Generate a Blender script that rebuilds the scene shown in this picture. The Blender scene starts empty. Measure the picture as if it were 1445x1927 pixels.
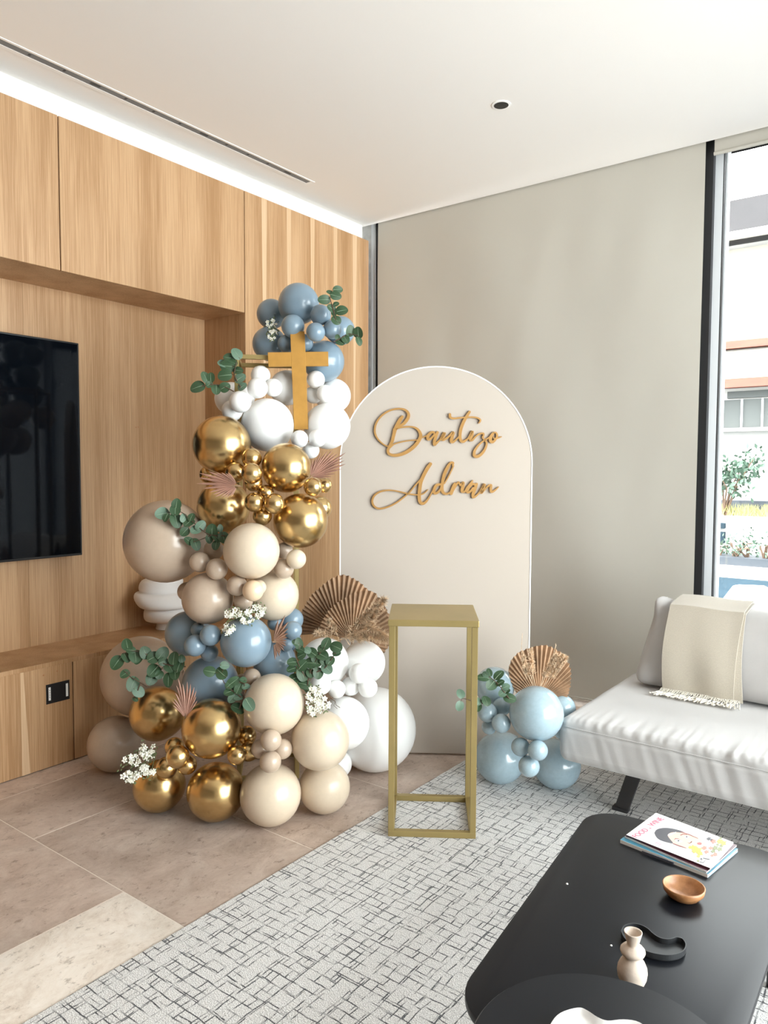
import bpy, bmesh, math, random
from mathutils import Vector, Matrix, noise
random.seed(7)
PI = math.pi
C = bpy.context.scene.collection
# ------------------------------------------------------------ camera
F, PITCH, ROLL, YAW, EYE = 1400.5, 0.0548310, 0.00461568, 0.6460045, Vector((0, 0, 1.45))
_f = Vector((-math.sin(YAW)*math.cos(PITCH), math.cos(YAW)*math.cos(PITCH), -math.sin(PITCH)))
_r = Vector((math.cos(YAW), math.sin(YAW), 0)); _u = _r.cross(_f)
RT = _r*math.cos(ROLL) + _u*math.sin(ROLL); UP = -_r*math.sin(ROLL) + _u*math.cos(ROLL); FW = _f
cam_d = bpy.data.cameras.new('camera'); cam_d.sensor_fit = 'HORIZONTAL'; cam_d.sensor_width = 36
cam_d.lens = F/1445*36; cam_d.clip_start = .05; cam_d.clip_end = 300
cam = bpy.data.objects.new('camera', cam_d); C.objects.link(cam)
cam.matrix_world = Matrix(((RT.x, UP.x, -FW.x, 0), (RT.y, UP.y, -FW.y, 0), (RT.z, UP.z, -FW.z, EYE.z), (0, 0, 0, 1)))
bpy.context.scene.camera = cam
# ------------------------------------------------------------ sky, sun, window portals, exposure
sc = bpy.context.scene
sc.view_settings.view_transform = 'Standard'; sc.view_settings.look = 'None'; sc.view_settings.gamma = 1
sc.view_settings.use_curve_mapping = False
sc.view_settings.exposure = 1.27
w = bpy.data.worlds.new('sky'); sc.world = w; w.use_nodes = True
nt = w.node_tree; bg = nt.nodes['Background']
bg.inputs['Color'].default_value = (.955, .975, 1.0, 1); bg.inputs['Strength'].default_value = 7.0
def lamp(name, kind, loc, direction, **k):
    d = bpy.data.lights.new(name, kind)
    for a, b in k.items(): setattr(d, a, b)
    o = bpy.data.objects.new(name, d); C.objects.link(o); o.location = loc
    o.rotation_euler = Vector(direction).to_track_quat('-Z', 'Y').to_euler(); return o
lamp('sun', 'SUN', (0, 0, 20), (.28, .40, -.87), energy=5, angle=.01, color=(1, .95, .86))
for nm, loc, dr, sx, sy in (('north_portal', (.78, 4.75, 1.65), (0, -1, 0), 3.7, 3.3), ('east_portal', (2.75, 2.35, 1.6), (-1, 0, 0), 4.0, 3.2)):
    o = lamp(nm, 'AREA', loc, dr, shape='RECTANGLE', size=sx, size_y=sy); o.data.cycles.is_portal = True
sc.cycles.max_bounces = 10; sc.cycles.diffuse_bounces = 7; sc.cycles.transparent_max_bounces = 12
sc.cycles.caustics_reflective = False; sc.cycles.caustics_refractive = False
sc.cycles.sample_clamp_indirect = 6

# ------------------------------------------------------------ photo geometry: sight line met with a real plane
def ray(x, y): return FW + RT*((x-722.5)/F) - UP*((y-963.5)/F)
def on_z(x, y, z): d = ray(x, y); return EYE + d*((z-EYE.z)/d.z)
def on_y(x, y, v): d = ray(x, y); return EYE + d*(v/d.y)
def on_x(x, y, v): d = ray(x, y); return EYE + d*(v/d.x)
def at(x, y, depth): return EYE + ray(x, y)*depth
# ------------------------------------------------------------ materials
def mat(name, col, rough=.5, metal=0, spec=.5, coat=0, var=0, vscale=8, bump=0, bscale=60, sheen=0, stretch=(1, 1, 1), trans=0, emit=0):
    m = bpy.data.materials.new(name); m.use_nodes = True; t = m.node_tree; b = t.nodes['Principled BSDF']
    b.inputs['Base Color'].default_value = (*col, 1); b.inputs['Roughness'].default_value = rough
    b.inputs['Metallic'].default_value = metal; b.inputs['Specular IOR Level'].default_value = spec
    b.inputs['Coat Weight'].default_value = coat; b.inputs['Coat Roughness'].default_value = .08
    b.inputs['Sheen Weight'].default_value = sheen
    if trans: b.inputs['Subsurface Weight'].default_value = trans; b.inputs['Subsurface Radius'].default_value = (.03, .03, .03)
    if var or bump:
        tc = t.nodes.new('ShaderNodeTexCoord'); mp = t.nodes.new('ShaderNodeMapping'); mp.inputs['Scale'].default_value = stretch
        t.links.new(tc.outputs['Object'], mp.inputs[0])
    if var:
        n = t.nodes.new('ShaderNodeTexNoise'); n.inputs['Scale'].default_value = vscale; n.inputs['Detail'].default_value = 4
        t.links.new(mp.outputs[0], n.inputs['Vector'])
        r = t.nodes.new('ShaderNodeValToRGB'); r.color_ramp.elements[0].position = .3; r.color_ramp.elements[1].position = .7
        r.color_ramp.elements[0].color = (*[c*(1-var) for c in col], 1); r.color_ramp.elements[1].color = (*[min(1, c*(1+var)) for c in col], 1)
        t.links.new(n.outputs[0], r.inputs[0]); t.links.new(r.outputs[0], b.inputs['Base Color'])
    if bump:
        n2 = t.nodes.new('ShaderNodeTexNoise'); n2.inputs['Scale'].default_value = bscale; n2.inputs['Detail'].default_value = 3
        t.links.new(mp.outputs[0], n2.inputs['Vector'])
        bp = t.nodes.new('ShaderNodeBump'); bp.inputs['Strength'].default_value = bump; bp.inputs['Distance'].default_value = .004
        t.links.new(n2.outputs[0], bp.inputs['Height']); t.links.new(bp.outputs[0], b.inputs['Normal'])
    return m
def wood(name, c1, c2, rough=.45, gz=1.3, gxy=105):
    m = bpy.data.materials.new(name); m.use_nodes = True; t = m.node_tree; b = t.nodes['Principled BSDF']; N = t.nodes.new; K = t.links.new
    tc = N('ShaderNodeTexCoord'); oi = N('ShaderNodeObjectInfo'); ad = N('ShaderNodeVectorMath'); ad.operation = 'ADD'
    sc_ = N('ShaderNodeMath'); sc_.operation = 'MULTIPLY'; sc_.inputs[1].default_value = 9
    K(oi.outputs['Random'], sc_.inputs[0]); K(tc.outputs['Object'], ad.inputs[0]); K(sc_.outputs[0], ad.inputs[1])
    m1 = N('ShaderNodeMapping'); m1.inputs['Scale'].default_value = (gxy, gxy, gz); K(ad.outputs[0], m1.inputs[0])
    n1 = N('ShaderNodeTexNoise'); n1.inputs['Scale'].default_value = 2.2; n1.inputs['Detail'].default_value = 6; n1.inputs['Roughness'].default_value = .65; K(m1.outputs[0], n1.inputs[0])
    m2 = N('ShaderNodeMapping'); m2.inputs['Scale'].default_value = (7, 7, .35); K(ad.outputs[0], m2.inputs[0])
    n2 = N('ShaderNodeTexNoise'); n2.inputs['Scale'].default_value = 1; n2.inputs['Detail'].default_value = 3; K(m2.outputs[0], n2.inputs[0])
    mx = N('ShaderNodeMath'); mx.operation = 'MULTIPLY_ADD'; mx.inputs[1].default_value = .55; K(n1.outputs[0], mx.inputs[0])
    ml = N('ShaderNodeMath'); ml.operation = 'MULTIPLY'; ml.inputs[1].default_value = .45; K(n2.outputs[0], ml.inputs[0]); K(ml.outputs[0], mx.inputs[2])
    r = N('ShaderNodeValToRGB'); r.color_ramp.elements[0].position = .41; r.color_ramp.elements[1].position = .58
    r.color_ramp.elements[0].color = (*c1, 1); r.color_ramp.elements[1].color = (*c2, 1)
    K(mx.outputs[0], r.inputs[0]); K(r.outputs[0], b.inputs['Base Color']); b.inputs['Roughness'].default_value = rough
    bp = N('ShaderNodeBump'); bp.inputs['Strength'].default_value = .15; bp.inputs['Distance'].default_value = .001; K(n1.outputs[0], bp.inputs['Height']); K(bp.outputs[0], b.inputs['Normal'])
    return m
def stone(name, c1, c2, c3):
    m = bpy.data.materials.new(name); m.use_nodes = True; t = m.node_tree; b = t.nodes['Principled BSDF']; N = t.nodes.new; K = t.links.new
    tc = N('ShaderNodeTexCoord'); oi = N('ShaderNodeObjectInfo'); ad = N('ShaderNodeVectorMath'); ad.operation = 'ADD'
    s = N('ShaderNodeMath'); s.operation = 'MULTIPLY'; s.inputs[1].default_value = 7; K(oi.outputs['Random'], s.inputs[0])
    K(tc.outputs['Object'], ad.inputs[0]); K(s.outputs[0], ad.inputs[1])
    mp = N('ShaderNodeMapping'); mp.inputs['Scale'].default_value = (1, .7, 1); K(ad.outputs[0], mp.inputs[0])
    a = N('ShaderNodeTexNoise'); a.inputs['Scale'].default_value = 7; a.inputs['Detail'].default_value = 12; a.inputs['Roughness'].default_value = .8; a.inputs['Distortion'].default_value = .4; K(mp.outputs[0], a.inputs[0])
    r = N('ShaderNodeValToRGB'); e = r.color_ramp.elements; e[0].position = .3; e[0].color = (*c1, 1); e[1].position = .68; e[1].color = (*c3, 1)
    x = e.new(.5); x.color = (*c2, 1); K(a.outputs[0], r.inputs[0])
    p = N('ShaderNodeTexNoise'); p.inputs['Scale'].default_value = 34; p.inputs['Detail'].default_value = 12; p.inputs['Roughness'].default_value = .78; p.inputs['Distortion'].default_value = .25; K(mp.outputs[0], p.inputs[0])
    pr = N('ShaderNodeValToRGB'); pr.color_ramp.elements[0].position = .34; pr.color_ramp.elements[0].color = (.42, .38, .34, 1); pr.color_ramp.elements[1].position = .45; pr.color_ramp.elements[1].color = (1, 1, 1, 1)
    K(p.outputs[0], pr.inputs[0]); mu = N('ShaderNodeMixRGB'); mu.blend_type = 'MULTIPLY'; mu.inputs[0].default_value = .8
    lo = N('ShaderNodeTexNoise'); lo.inputs['Scale'].default_value = 2.4; lo.inputs['Detail'].default_value = 5; K(mp.outputs[0], lo.inputs[0])
    lr = N('ShaderNodeValToRGB'); lr.color_ramp.elements[0].position = .35; lr.color_ramp.elements[0].color = (.80, .78, .76, 1); lr.color_ramp.elements[1].position = .62; lr.color_ramp.elements[1].color = (1.08, 1.06, 1.05, 1); K(lo.outputs[0], lr.inputs[0])
    m0 = N('ShaderNodeMixRGB'); m0.blend_type = 'MULTIPLY'; m0.inputs[0].default_value = 1; K(r.outputs[0], m0.inputs[1]); K(lr.outputs[0], m0.inputs[2])
    K(m0.outputs[0], mu.inputs[1]); K(pr.outputs[0], mu.inputs[2]); K(mu.outputs[0], b.inputs['Base Color']); b.inputs['Roughness'].default_value = .5; b.inputs['Specular IOR Level'].default_value = .35
    return m
def rug_mat():
    m = bpy.data.materials.new('woven_rug'); m.use_nodes = True; t = m.node_tree; b = t.nodes['Principled BSDF']; N = t.nodes.new; K = t.links.new
    tc = N('ShaderNodeTexCoord'); nz = N('ShaderNodeTexNoise'); nz.inputs['Scale'].default_value = 9; nz.inputs['Detail'].default_value = 3; K(tc.outputs['Object'], nz.inputs[0])
    nf = N('ShaderNodeTexNoise'); nf.inputs['Scale'].default_value = 260; nf.inputs['Detail'].default_value = 3; K(tc.outputs['Object'], nf.inputs[0])
    sep = N('ShaderNodeVectorMath'); sep.operation = 'MULTIPLY_ADD'; sep.inputs[1].default_value = (.018, .018, 0); K(nz.outputs['Color'], sep.inputs[0]); K(tc.outputs['Object'], sep.inputs[2])
    fz = N('ShaderNodeVectorMath'); fz.operation = 'MULTIPLY_ADD'; fz.inputs[1].default_value = (.004, .004, 0); K(nf.outputs['Color'], fz.inputs[0]); K(sep.outputs[0], fz.inputs[2])
    masks = []
    for k, (rot, bw, rh, ms) in enumerate(((0, .12, .036, .0026), (PI/2, .17, .050, .0022), (PI/2, .31, .083, .0028))):
        mp = N('ShaderNodeMapping'); mp.inputs['Rotation'].default_value = (0, 0, rot); mp.inputs['Location'].default_value = (.013*k, .21*k, 0); K(fz.outputs[0], mp.inputs[0])
        br = N('ShaderNodeTexBrick'); br.inputs['Scale'].default_value = 1; br.inputs['Brick Width'].default_value = bw; br.inputs['Row Height'].default_value = rh
        br.inputs['Mortar Size'].default_value = ms; br.inputs['Mortar Smooth'].default_value = .5; br.offset = .37; K(mp.outputs[0], br.inputs[0])
        bn = N('ShaderNodeTexNoise'); bn.inputs['Scale'].default_value = 16+7*k; bn.inputs['Detail'].default_value = 2; K(mp.outputs[0], bn.inputs[0])
        rr = N('ShaderNodeValToRGB'); rr.color_ramp.elements[0].position = .38; rr.color_ramp.elements[1].position = .58; K(bn.outputs[0], rr.inputs[0])
        mm = N('ShaderNodeMath'); mm.operation = 'MULTIPLY'; K(br.outputs['Fac'], mm.inputs[0]); K(rr.outputs[0], mm.inputs[1]); masks.append(mm)
    x = masks[0]
    for y in masks[1:]:
        mm = N('ShaderNodeMath'); mm.operation = 'MAXIMUM'; K(x.outputs[0], mm.inputs[0]); K(y.outputs[0], mm.inputs[1]); x = mm
    base = N('ShaderNodeValToRGB'); base.color_ramp.elements[0].position = .25; base.color_ramp.elements[0].color = (.46, .455, .445, 1); base.color_ramp.elements[1].position = .62; base.color_ramp.elements[1].color = (.88, .87, .855, 1); K(nf.outputs[0], base.inputs[0])
    mx = N('ShaderNodeMixRGB'); K(x.outputs[0], mx.inputs[0]); K(base.outputs[0], mx.inputs[1]); mx.inputs[2].default_value = (.11, .113, .12, 1)
    K(mx.outputs[0], b.inputs['Base Color']); b.inputs['Roughness'].default_value = .95; b.inputs['Specular IOR Level'].default_value = .1
    bp = N('ShaderNodeBump'); bp.inputs['Strength'].default_value = .8; bp.inputs['Distance'].default_value = .006; K(nf.outputs[0], bp.inputs['Height']); K(bp.outputs[0], b.inputs['Normal'])
    return m
def glass_mat():
    m = bpy.data.materials.new('window_glass'); m.use_nodes = True; t = m.node_tree; t.nodes.clear(); N = t.nodes.new; K = t.links.new
    o = N('ShaderNodeOutputMaterial'); mx = N('ShaderNodeMixShader'); tr = N('ShaderNodeBsdfTransparent'); gl = N('ShaderNodeBsdfGlossy'); fr = N('ShaderNodeFresnel')
    tr.inputs[0].default_value = (.96, .98, .97, 1); gl.inputs['Roughness'].default_value = .01; fr.inputs[0].default_value = 1.45
    K(fr.outputs[0], mx.inputs[0]); K(tr.outputs[0], mx.inputs[1]); K(gl.outputs[0], mx.inputs[2]); K(mx.outputs[0], o.inputs[0]); return m
def blind_mat():
    m = mat('blind_fabric', (.60, .58, .52), .85, spec=.2, var=.03, vscale=1.2, bump=.04, bscale=400); t = m.node_tree; b = t.nodes['Principled BSDF']; N = t.nodes.new; K = t.links.new
    tr = N('ShaderNodeBsdfTranslucent'); tr.inputs[0].default_value = (.62, .60, .54, 1); mx = N('ShaderNodeMixShader'); mx.inputs[0].default_value = .09
    K(b.outputs[0], mx.inputs[1]); K(tr.outputs[0], mx.inputs[2]); K(mx.outputs[0], t.nodes['Material Output'].inputs[0]); return m
M = dict(
    plaster=mat('white_plaster', (.88, .86, .835), .9, spec=.2, bump=.05, bscale=180),
    backwall=mat('taupe_wall', (.38, .35, .31), .8),
    paint=mat('white_paint', (.86, .85, .83), .7, spec=.3),
    oak=wood('oak_veneer', (.37, .205, .092), (.56, .355, .195)),
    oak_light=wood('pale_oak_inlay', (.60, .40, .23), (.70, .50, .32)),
    gap=mat('shadow_gap', (.006, .004, .003), .95, spec=.05),
    stone=stone('travertine', (.38, .295, .24), (.54, .44, .375), (.66, .57, .50)),
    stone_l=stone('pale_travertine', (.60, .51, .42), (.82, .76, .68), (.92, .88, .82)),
    grout=mat('grout', (.78, .70, .62), .9),
    rug=rug_mat(), glass=glass_mat(),
    blind=blind_mat(),
    black_m=mat('black_metal', (.018, .018, .02), .45),
    alum=mat('aluminium', (.80, .83, .86), .4, metal=0),
    concrete=mat('concrete', (.62, .62, .60), .85, var=.2, vscale=14, bump=.2, bscale=50),
    blue=mat('dusty_blue_latex', (.195, .275, .345), .3, spec=.5, coat=.35),
    pale=mat('pale_blue_latex', (.33, .44, .50), .22, spec=.5, coat=.6, var=.05, vscale=7),
    white=mat('white_latex', (.86, .86, .85), .35, spec=.4, coat=.15),
    nude=mat('beige_latex', (.49, .385, .295), .3, spec=.45, coat=.3, var=.03, vscale=9),
    cream=mat('cream_latex', (.64, .535, .41), .32, spec=.45, coat=.3, var=.02, vscale=9),
    peach=mat('peach_latex', (.72, .54, .37), .32, spec=.45, coat=.3),
    gold=mat('chrome_gold_latex', (.64, .45, .21), .25, metal=1, var=.06, vscale=4),
    brass=mat('satin_brass_paint', (.38, .29, .12), .38, metal=.6, var=.08, vscale=5),
    cross=mat('gold_painted_board', (.47, .245, .05), .5, metal=.25, var=.06, vscale=30),
    letter=mat('gold_letter_face', (.42, .225, .065), .5, metal=.2, var=.04, vscale=40),
    arch=mat('cream_stretch_fabric', (.475, .42, .365), .9, spec=.15, bump=.06, bscale=500, var=.015, vscale=2),
    trimw=mat('white_piping', (.9, .89, .87), .8, spec=.2),
    leaf=mat('eucalyptus_green', (.035, .078, .034), .5, var=.3, vscale=25),
    leaf_l=mat('eucalyptus_pale', (.10, .17, .115), .5, var=.25, vscale=25),
    vein=mat('leaf_vein', (.28, .38, .26), .6),
    stem=mat('twig', (.085, .05, .03), .8),
    petal=mat('white_petal', (.88, .87, .78), .6, trans=0),
    petal_c=mat('flower_eye', (.55, .5, .15), .7),
    sprigg=mat('flower_stalk', (.12, .15, .06), .7),
    palm=mat('dried_palm', (.33, .205, .12), .7, var=.35, vscale=14),
    palm_p=mat('pink_dried_palm', (.33, .175, .125), .65, var=.2, vscale=20),
    palm_d=mat('dark_dried_palm', (.26, .145, .095), .7, var=.25, vscale=20),
    pampas=mat('pampas_plume', (.68, .52, .36), .9, var=.3, vscale=40),
    sofa=mat('light_grey_upholstery', (.50, .49, .485), .95, spec=.1, sheen=.3, var=.03, vscale=5, bump=.15, bscale=500),
    cush=mat('grey_cushion_cloth', (.47, .455, .445), .95, spec=.1, sheen=.3, var=.04, vscale=6, bump=.12, bscale=450),
    throw=mat('beige_woven_wool', (.50, .45, .37), .95, spec=.05, sheen=.4, var=.05, vscale=200, bump=.5, bscale=520),
    fringe=mat('ivory_fringe', (.82, .78, .69), .9, spec=.1),
    tabletop=mat('black_lacquer', (.007, .008, .011), .33, spec=.2, bump=.02, bscale=700),
    bowlw=wood('bowl_wood', (.30, .13, .05), (.50, .25, .11), .35, gz=20, gxy=14),
    trayb=mat('black_tray_metal', (.035, .037, .04), .4, metal=.3),
    ceramic=mat('beige_stoneware', (.60, .50, .415), .6, var=.08, vscale=90, bump=.1, bscale=150),
    dish=mat('glazed_white', (.84, .82, .80), .12, spec=.6, coat=.5),
    vase=mat('matte_white_ceramic', (.84, .82, .80), .65),
    tvb=mat('tv_bezel', (.01, .01, .011), .3),
    tvs=mat('tv_screen', (.002, .003, .005), .05, spec=.2),
    black=mat('black_plastic', (.008, .008, .009), .4),
    outw=mat('white_socket', (.8, .8, .78), .4),
    grey=mat('grey_diffuser', (.17, .175, .18), .5),
    paper=mat('magazine_paper', (.84, .82, .79), .5), cover=mat('magazine_cover', (.78, .75, .76), .45),
    mag_dark=mat('maroon_cover', (.07, .02, .03), .35, coat=.3), mag_blue=mat('blue_cover', (.05, .22, .32), .35, coat=.3),
    pr_pink=mat('print_pink', (.75, .13, .24), .4), pr_hair=mat('print_charcoal', (.07, .07, .085), .4), pr_skin=mat('print_skin', (.80, .52, .42), .4),
    pr_line=mat('print_line', (.30, .10, .09), .4), pr_yel=mat('print_yellow', (.85, .68, .08), .4), pr_red=mat('print_coral', (.85, .22, .16), .4), pr_grn=mat('print_olive', (.25, .28, .14), .4), pr_lips=mat('print_lips', (.62, .12, .12), .4),
    fac=mat('white_render', (.5, .485, .46), .9), facc=mat('cream_render', (.34, .30, .225), .9),
    beam=mat('dark_soffit', (.013, .011, .013), .7, var=.2, vscale=3), redw=mat('red_wood', (.13, .034, .018), .6, var=.2, vscale=3, stretch=(1, 1, 8)),
    curt=mat('far_curtain', (.055, .06, .058), .8), slate=mat('slate', (.030, .037, .048), .6, var=.2, vscale=2), slate_b=mat('blue_slate_paving', (.024, .038, .050), .8, spec=0, var=.12, vscale=3),
    hedge=mat('shrub_green', (.035, .07, .045), .6, var=.3, vscale=8), ygrass=mat('yellow_grass', (.30, .28, .08), .7), plast=mat('white_plastic', (.85, .85, .85), .4),
)
# ------------------------------------------------------------ builders
class MB:
    def __init__(s): s.v = []; s.f = []
    def box(s, a, b):
        x0, y0, z0 = a; x1, y1, z1 = b; k = len(s.v)
        s.v += [(x, y, z) for z in (z0, z1) for x, y in ((x0, y0), (x1, y0), (x1, y1), (x0, y1))]
        s.f += [tuple(k+i for i in q) for q in ((0, 3, 2, 1), (4, 5, 6, 7), (0, 1, 5, 4), (1, 2, 6, 5), (2, 3, 7, 6), (3, 0, 4, 7))]; return s
    def bar(s, p, q, wu, wv, u=None):
        p, q = Vector(p), Vector(q); d = (q-p).normalized(); u = Vector(u) if u else (Vector((0, 0, 1)) if abs(d.z) < .9 else Vector((1, 0, 0)))
        v = d.cross(u).normalized(); u = v.cross(d).normalized(); k = len(s.v)
        for c in (p, q): s.v += [tuple(c + u*(a*wu/2) + v*(b*wv/2)) for a, b in ((-1, -1), (1, -1), (1, 1), (-1, 1))]
        s.f += [tuple(k+i for i in g) for g in ((3, 2, 1, 0), (4, 5, 6, 7), (0, 1, 5, 4), (1, 2, 6, 5), (2, 3, 7, 6), (3, 0, 4, 7))]; return s
    def tube(s, pts, rad, n=8, cap=True):
        pts = [Vector(p) for p in pts]; k = len(s.v); m = len(pts); up = Vector((.31, .17, .93))
        for i, p in enumerate(pts):
            d = (pts[min(i+1, m-1)]-pts[max(i-1, 0)]).normalized(); a = d.cross(up)
            if a.length < .05: a = d.cross(Vector((1, 0, 0)))
            a.normalize(); b = d.cross(a); r = rad[i] if isinstance(rad, (list, tuple)) else rad
            s.v += [tuple(p + a*(r*math.cos(2*PI*j/n)) + b*(r*math.sin(2*PI*j/n))) for j in range(n)]
        for i in range(m-1):
            for j in range(n): s.f.append((k+i*n+j, k+i*n+(j+1) % n, k+(i+1)*n+(j+1) % n, k+(i+1)*n+j))
        if cap: s.f.append(tuple(k+j for j in reversed(range(n)))); s.f.append(tuple(k+(m-1)*n+j for j in range(n)))
        return s
    def lathe(s, c, prof, n=40, closed=False):
        k = len(s.v); cx, cy, cz = c
        for r, z in prof: s.v += [(cx+r*math.cos(2*PI*j/n), cy+r*math.sin(2*PI*j/n), cz+z) for j in range(n)]
        for i in range(len(prof)-1):
            for j in range(n): s.f.append((k+i*n+j, k+i*n+(j+1) % n, k+(i+1)*n+(j+1) % n, k+(i+1)*n+j))
        s.f.append(tuple(k+j for j in reversed(range(n)))); s.f.append(tuple(k+(len(prof)-1)*n+j for j in range(n))); return s
    def prism(s, pts, off):
        """closed outline of 3D points, swept by the vector off"""
        off = Vector(off); k = len(s.v); n = len(pts); s.v += [tuple(p) for p in pts] + [tuple(Vector(p)+off) for p in pts]
        s.f.append(tuple(k+i for i in range(n))); s.f.append(tuple(k+n+i for i in reversed(range(n))))
        for i in range(n): s.f.append((k+i, k+n+i, k+n+(i+1) % n, k+(i+1) % n))
        return s
    def sheet(s, rows):
        k = len(s.v); n = len(rows[0])
        for r in rows: s.v += [tuple(p) for p in r]
        for i in range(len(rows)-1):
            for j in range(n-1): s.f.append((k+i*n+j, k+i*n+j+1, k+(i+1)*n+j+1, k+(i+1)*n+j))
        return s
    def mesh(s, name, m, smooth=False, bevel=0, fix=True, seg=2):
        me = bpy.data.meshes.new(name); me.from_pydata(s.v, [], s.f); me.materials.append(m)
        if fix or bevel:
            b = bmesh.new(); b.from_mesh(me)
            if fix: bmesh.ops.recalc_face_normals(b, faces=b.faces)
            if bevel:
                ed = [e for e in b.edges if len(e.link_faces) == 2 and e.calc_face_angle() > .6]
                bmesh.ops.bevel(b, geom=ed, offset=bevel, segments=seg, affect='EDGES', profile=.6, clamp_overlap=True)
            b.to_mesh(me); b.free()
        if smooth:
            for p in me.polygons: p.use_smooth = True
            if smooth == 'auto': me.set_sharp_from_angle(angle=.7)
        return me
    def build(s, name, m, parent=None, **k): return link(name, s.mesh(name, m, **k), parent)
def link(name, me, parent=None, mw=None):
    o = bpy.data.objects.new(name, me); C.objects.link(o)
    if mw is not None: o.matrix_world = mw
    if parent:
        o.parent = parent
        if mw is None: o.matrix_parent_inverse = parent.matrix_world.inverted() if parent.type != 'EMPTY' or True else o.matrix_parent_inverse
        else: o.matrix_parent_inverse = parent.matrix_world.inverted()
    return o
def tag(o, label=None, cat=None, group=None, kind=None):
    for a, b in (('label', label), ('category', cat), ('group', group), ('kind', kind)):
        if b: o[a] = b
    return o
def thing(name, loc, label, cat, group=None):
    o = bpy.data.objects.new(name, None); C.objects.link(o); o.location = loc; o.matrix_world = Matrix.Translation(Vector(loc)); o.empty_display_size = .05
    return tag(o, label, cat, group)
def struct(name, mb, m, parent=None, **k):
    o = mb.build(name, m, parent, **k)
    if not parent: o['kind'] = 'structure'
    return o
def rbox(lo, hi, r, n=14, disp=None):
    """rounded box: a subdivided cube shell pulled onto a rounded surface, with optional displacement"""
    lo, hi = Vector(lo), Vector(hi); c = (lo+hi)/2; h = (hi-lo)/2; b = bmesh.new()
    def cuts(L):
        k = max(4, int(n*L/max(h))) ; r_ = min(r/L, .45); a = [-1+ r_*2*i/4*.5 for i in range(4)]
        e = -1+r_; mid = [e+(2-2*r_)*i/k for i in range(k+1)]; left = [-1+r_*(1-math.cos(PI/2*i/4)) for i in range(4)]
        return left+mid+[-x for x in reversed(left)]
    g = [cuts(x) for x in h]; seen = {}; F_ = []
    def vert(p):
        key = tuple(round(x, 5) for x in p)
        if key not in seen:
            q = Vector([p[i]*h[i] for i in range(3)]); inn = Vector([max(-(h[i]-r), min(h[i]-r, q[i])) for i in range(3)])
            d = q-inn; v = inn + d.normalized()*r if d.length > 1e-6 else q
            v = v+c
            if disp: v = Vector(disp(v, (v-c), h))
            seen[key] = b.verts.new(v)
        return seen[key]
    for ax in range(3):
        A, B = [i for i in range(3) if i != ax]
        for sgn in (-1, 1):
            for i in range(len(g[A])-1):
                for j in range(len(g[B])-1):
                    q = []
                    for ii, jj in ((i, j), (i+1, j), (i+1, j+1), (i, j+1)):
                        p = [0, 0, 0]; p[ax] = sgn; p[A] = g[A][ii]; p[B] = g[B][jj]; q.append(vert(p))
                    try: b.faces.new(q)
                    except ValueError: pass
    bmesh.ops.recalc_face_normals(b, faces=b.faces); return b
def bm_link(name, b, m, parent=None, smooth=True):
    me = bpy.data.meshes.new(name); b.to_mesh(me); b.free(); me.materials.append(m)
    if smooth:
        for p in me.polygons: p.use_smooth = True
    return link(name, me, parent)
def catmull(P, n=8):
    out = []; Q = [P[0]]+list(P)+[P[-1]]
    for i in range(1, len(Q)-2):
        a, b, c, d = Q[i-1], Q[i], Q[i+1], Q[i+2]
        for k in range(n):
            t = k/n; out.append(tuple(.5*((2*b[j])+(-a[j]+c[j])*t+(2*a[j]-5*b[j]+4*c[j]-d[j])*t*t+(-a[j]+3*b[j]-3*c[j]+d[j])*t**3) for j in range(len(b))))
    out.append(tuple(P[-1])); return out
# ============================================================ THE ROOM
ZC = 3.256; XW = -3.43; YW = 4.387; XE = 2.6; YS = -3.0
# floor: travertine slabs in courses 0.61 m deep, each slab a part
fl = struct('floor', MB().box((-4.3, YS, -.08), (XE+.2, 4.75, -.0007)), M['grout'])
xs_rug = XE
def slab(x0, x1, y0, y1, m):
    g = .0015
    if x1-x0 > .02: MB().box((x0+g, y0+g, -.03), (x1-g, y1-g, 0)).build('tile', m, fl, bevel=.0012, seg=1)
for r in range(-3, 6):
    y0 = 1.45+.61*(r-1); y1 = min(y0+.61, 4.74)
    if y0 < YS: y0 = YS
    slab(-4.05, -3.265, y0, y1, M['stone'])
    xa = -3.265; xb = -2.81 if r % 2 else -2.205
    while xa < XE:
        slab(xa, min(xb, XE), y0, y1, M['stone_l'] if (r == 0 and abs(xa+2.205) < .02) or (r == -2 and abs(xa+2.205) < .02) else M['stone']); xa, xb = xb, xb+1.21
# ceiling with a pocket for the blinds, linear diffuser slot
struct('ceiling', MB().box((-4.3, YS, ZC), (XE+.2, YW, ZC+.12)), M['plaster'])
struct('trim_1', MB().box((-4.3, YW, 3.44), (XE+.2, 4.9, 3.5)).box((-4.3, YW-.02, ZC+.12), (XE+.2, YW, 3.44)), M['plaster'])
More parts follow.
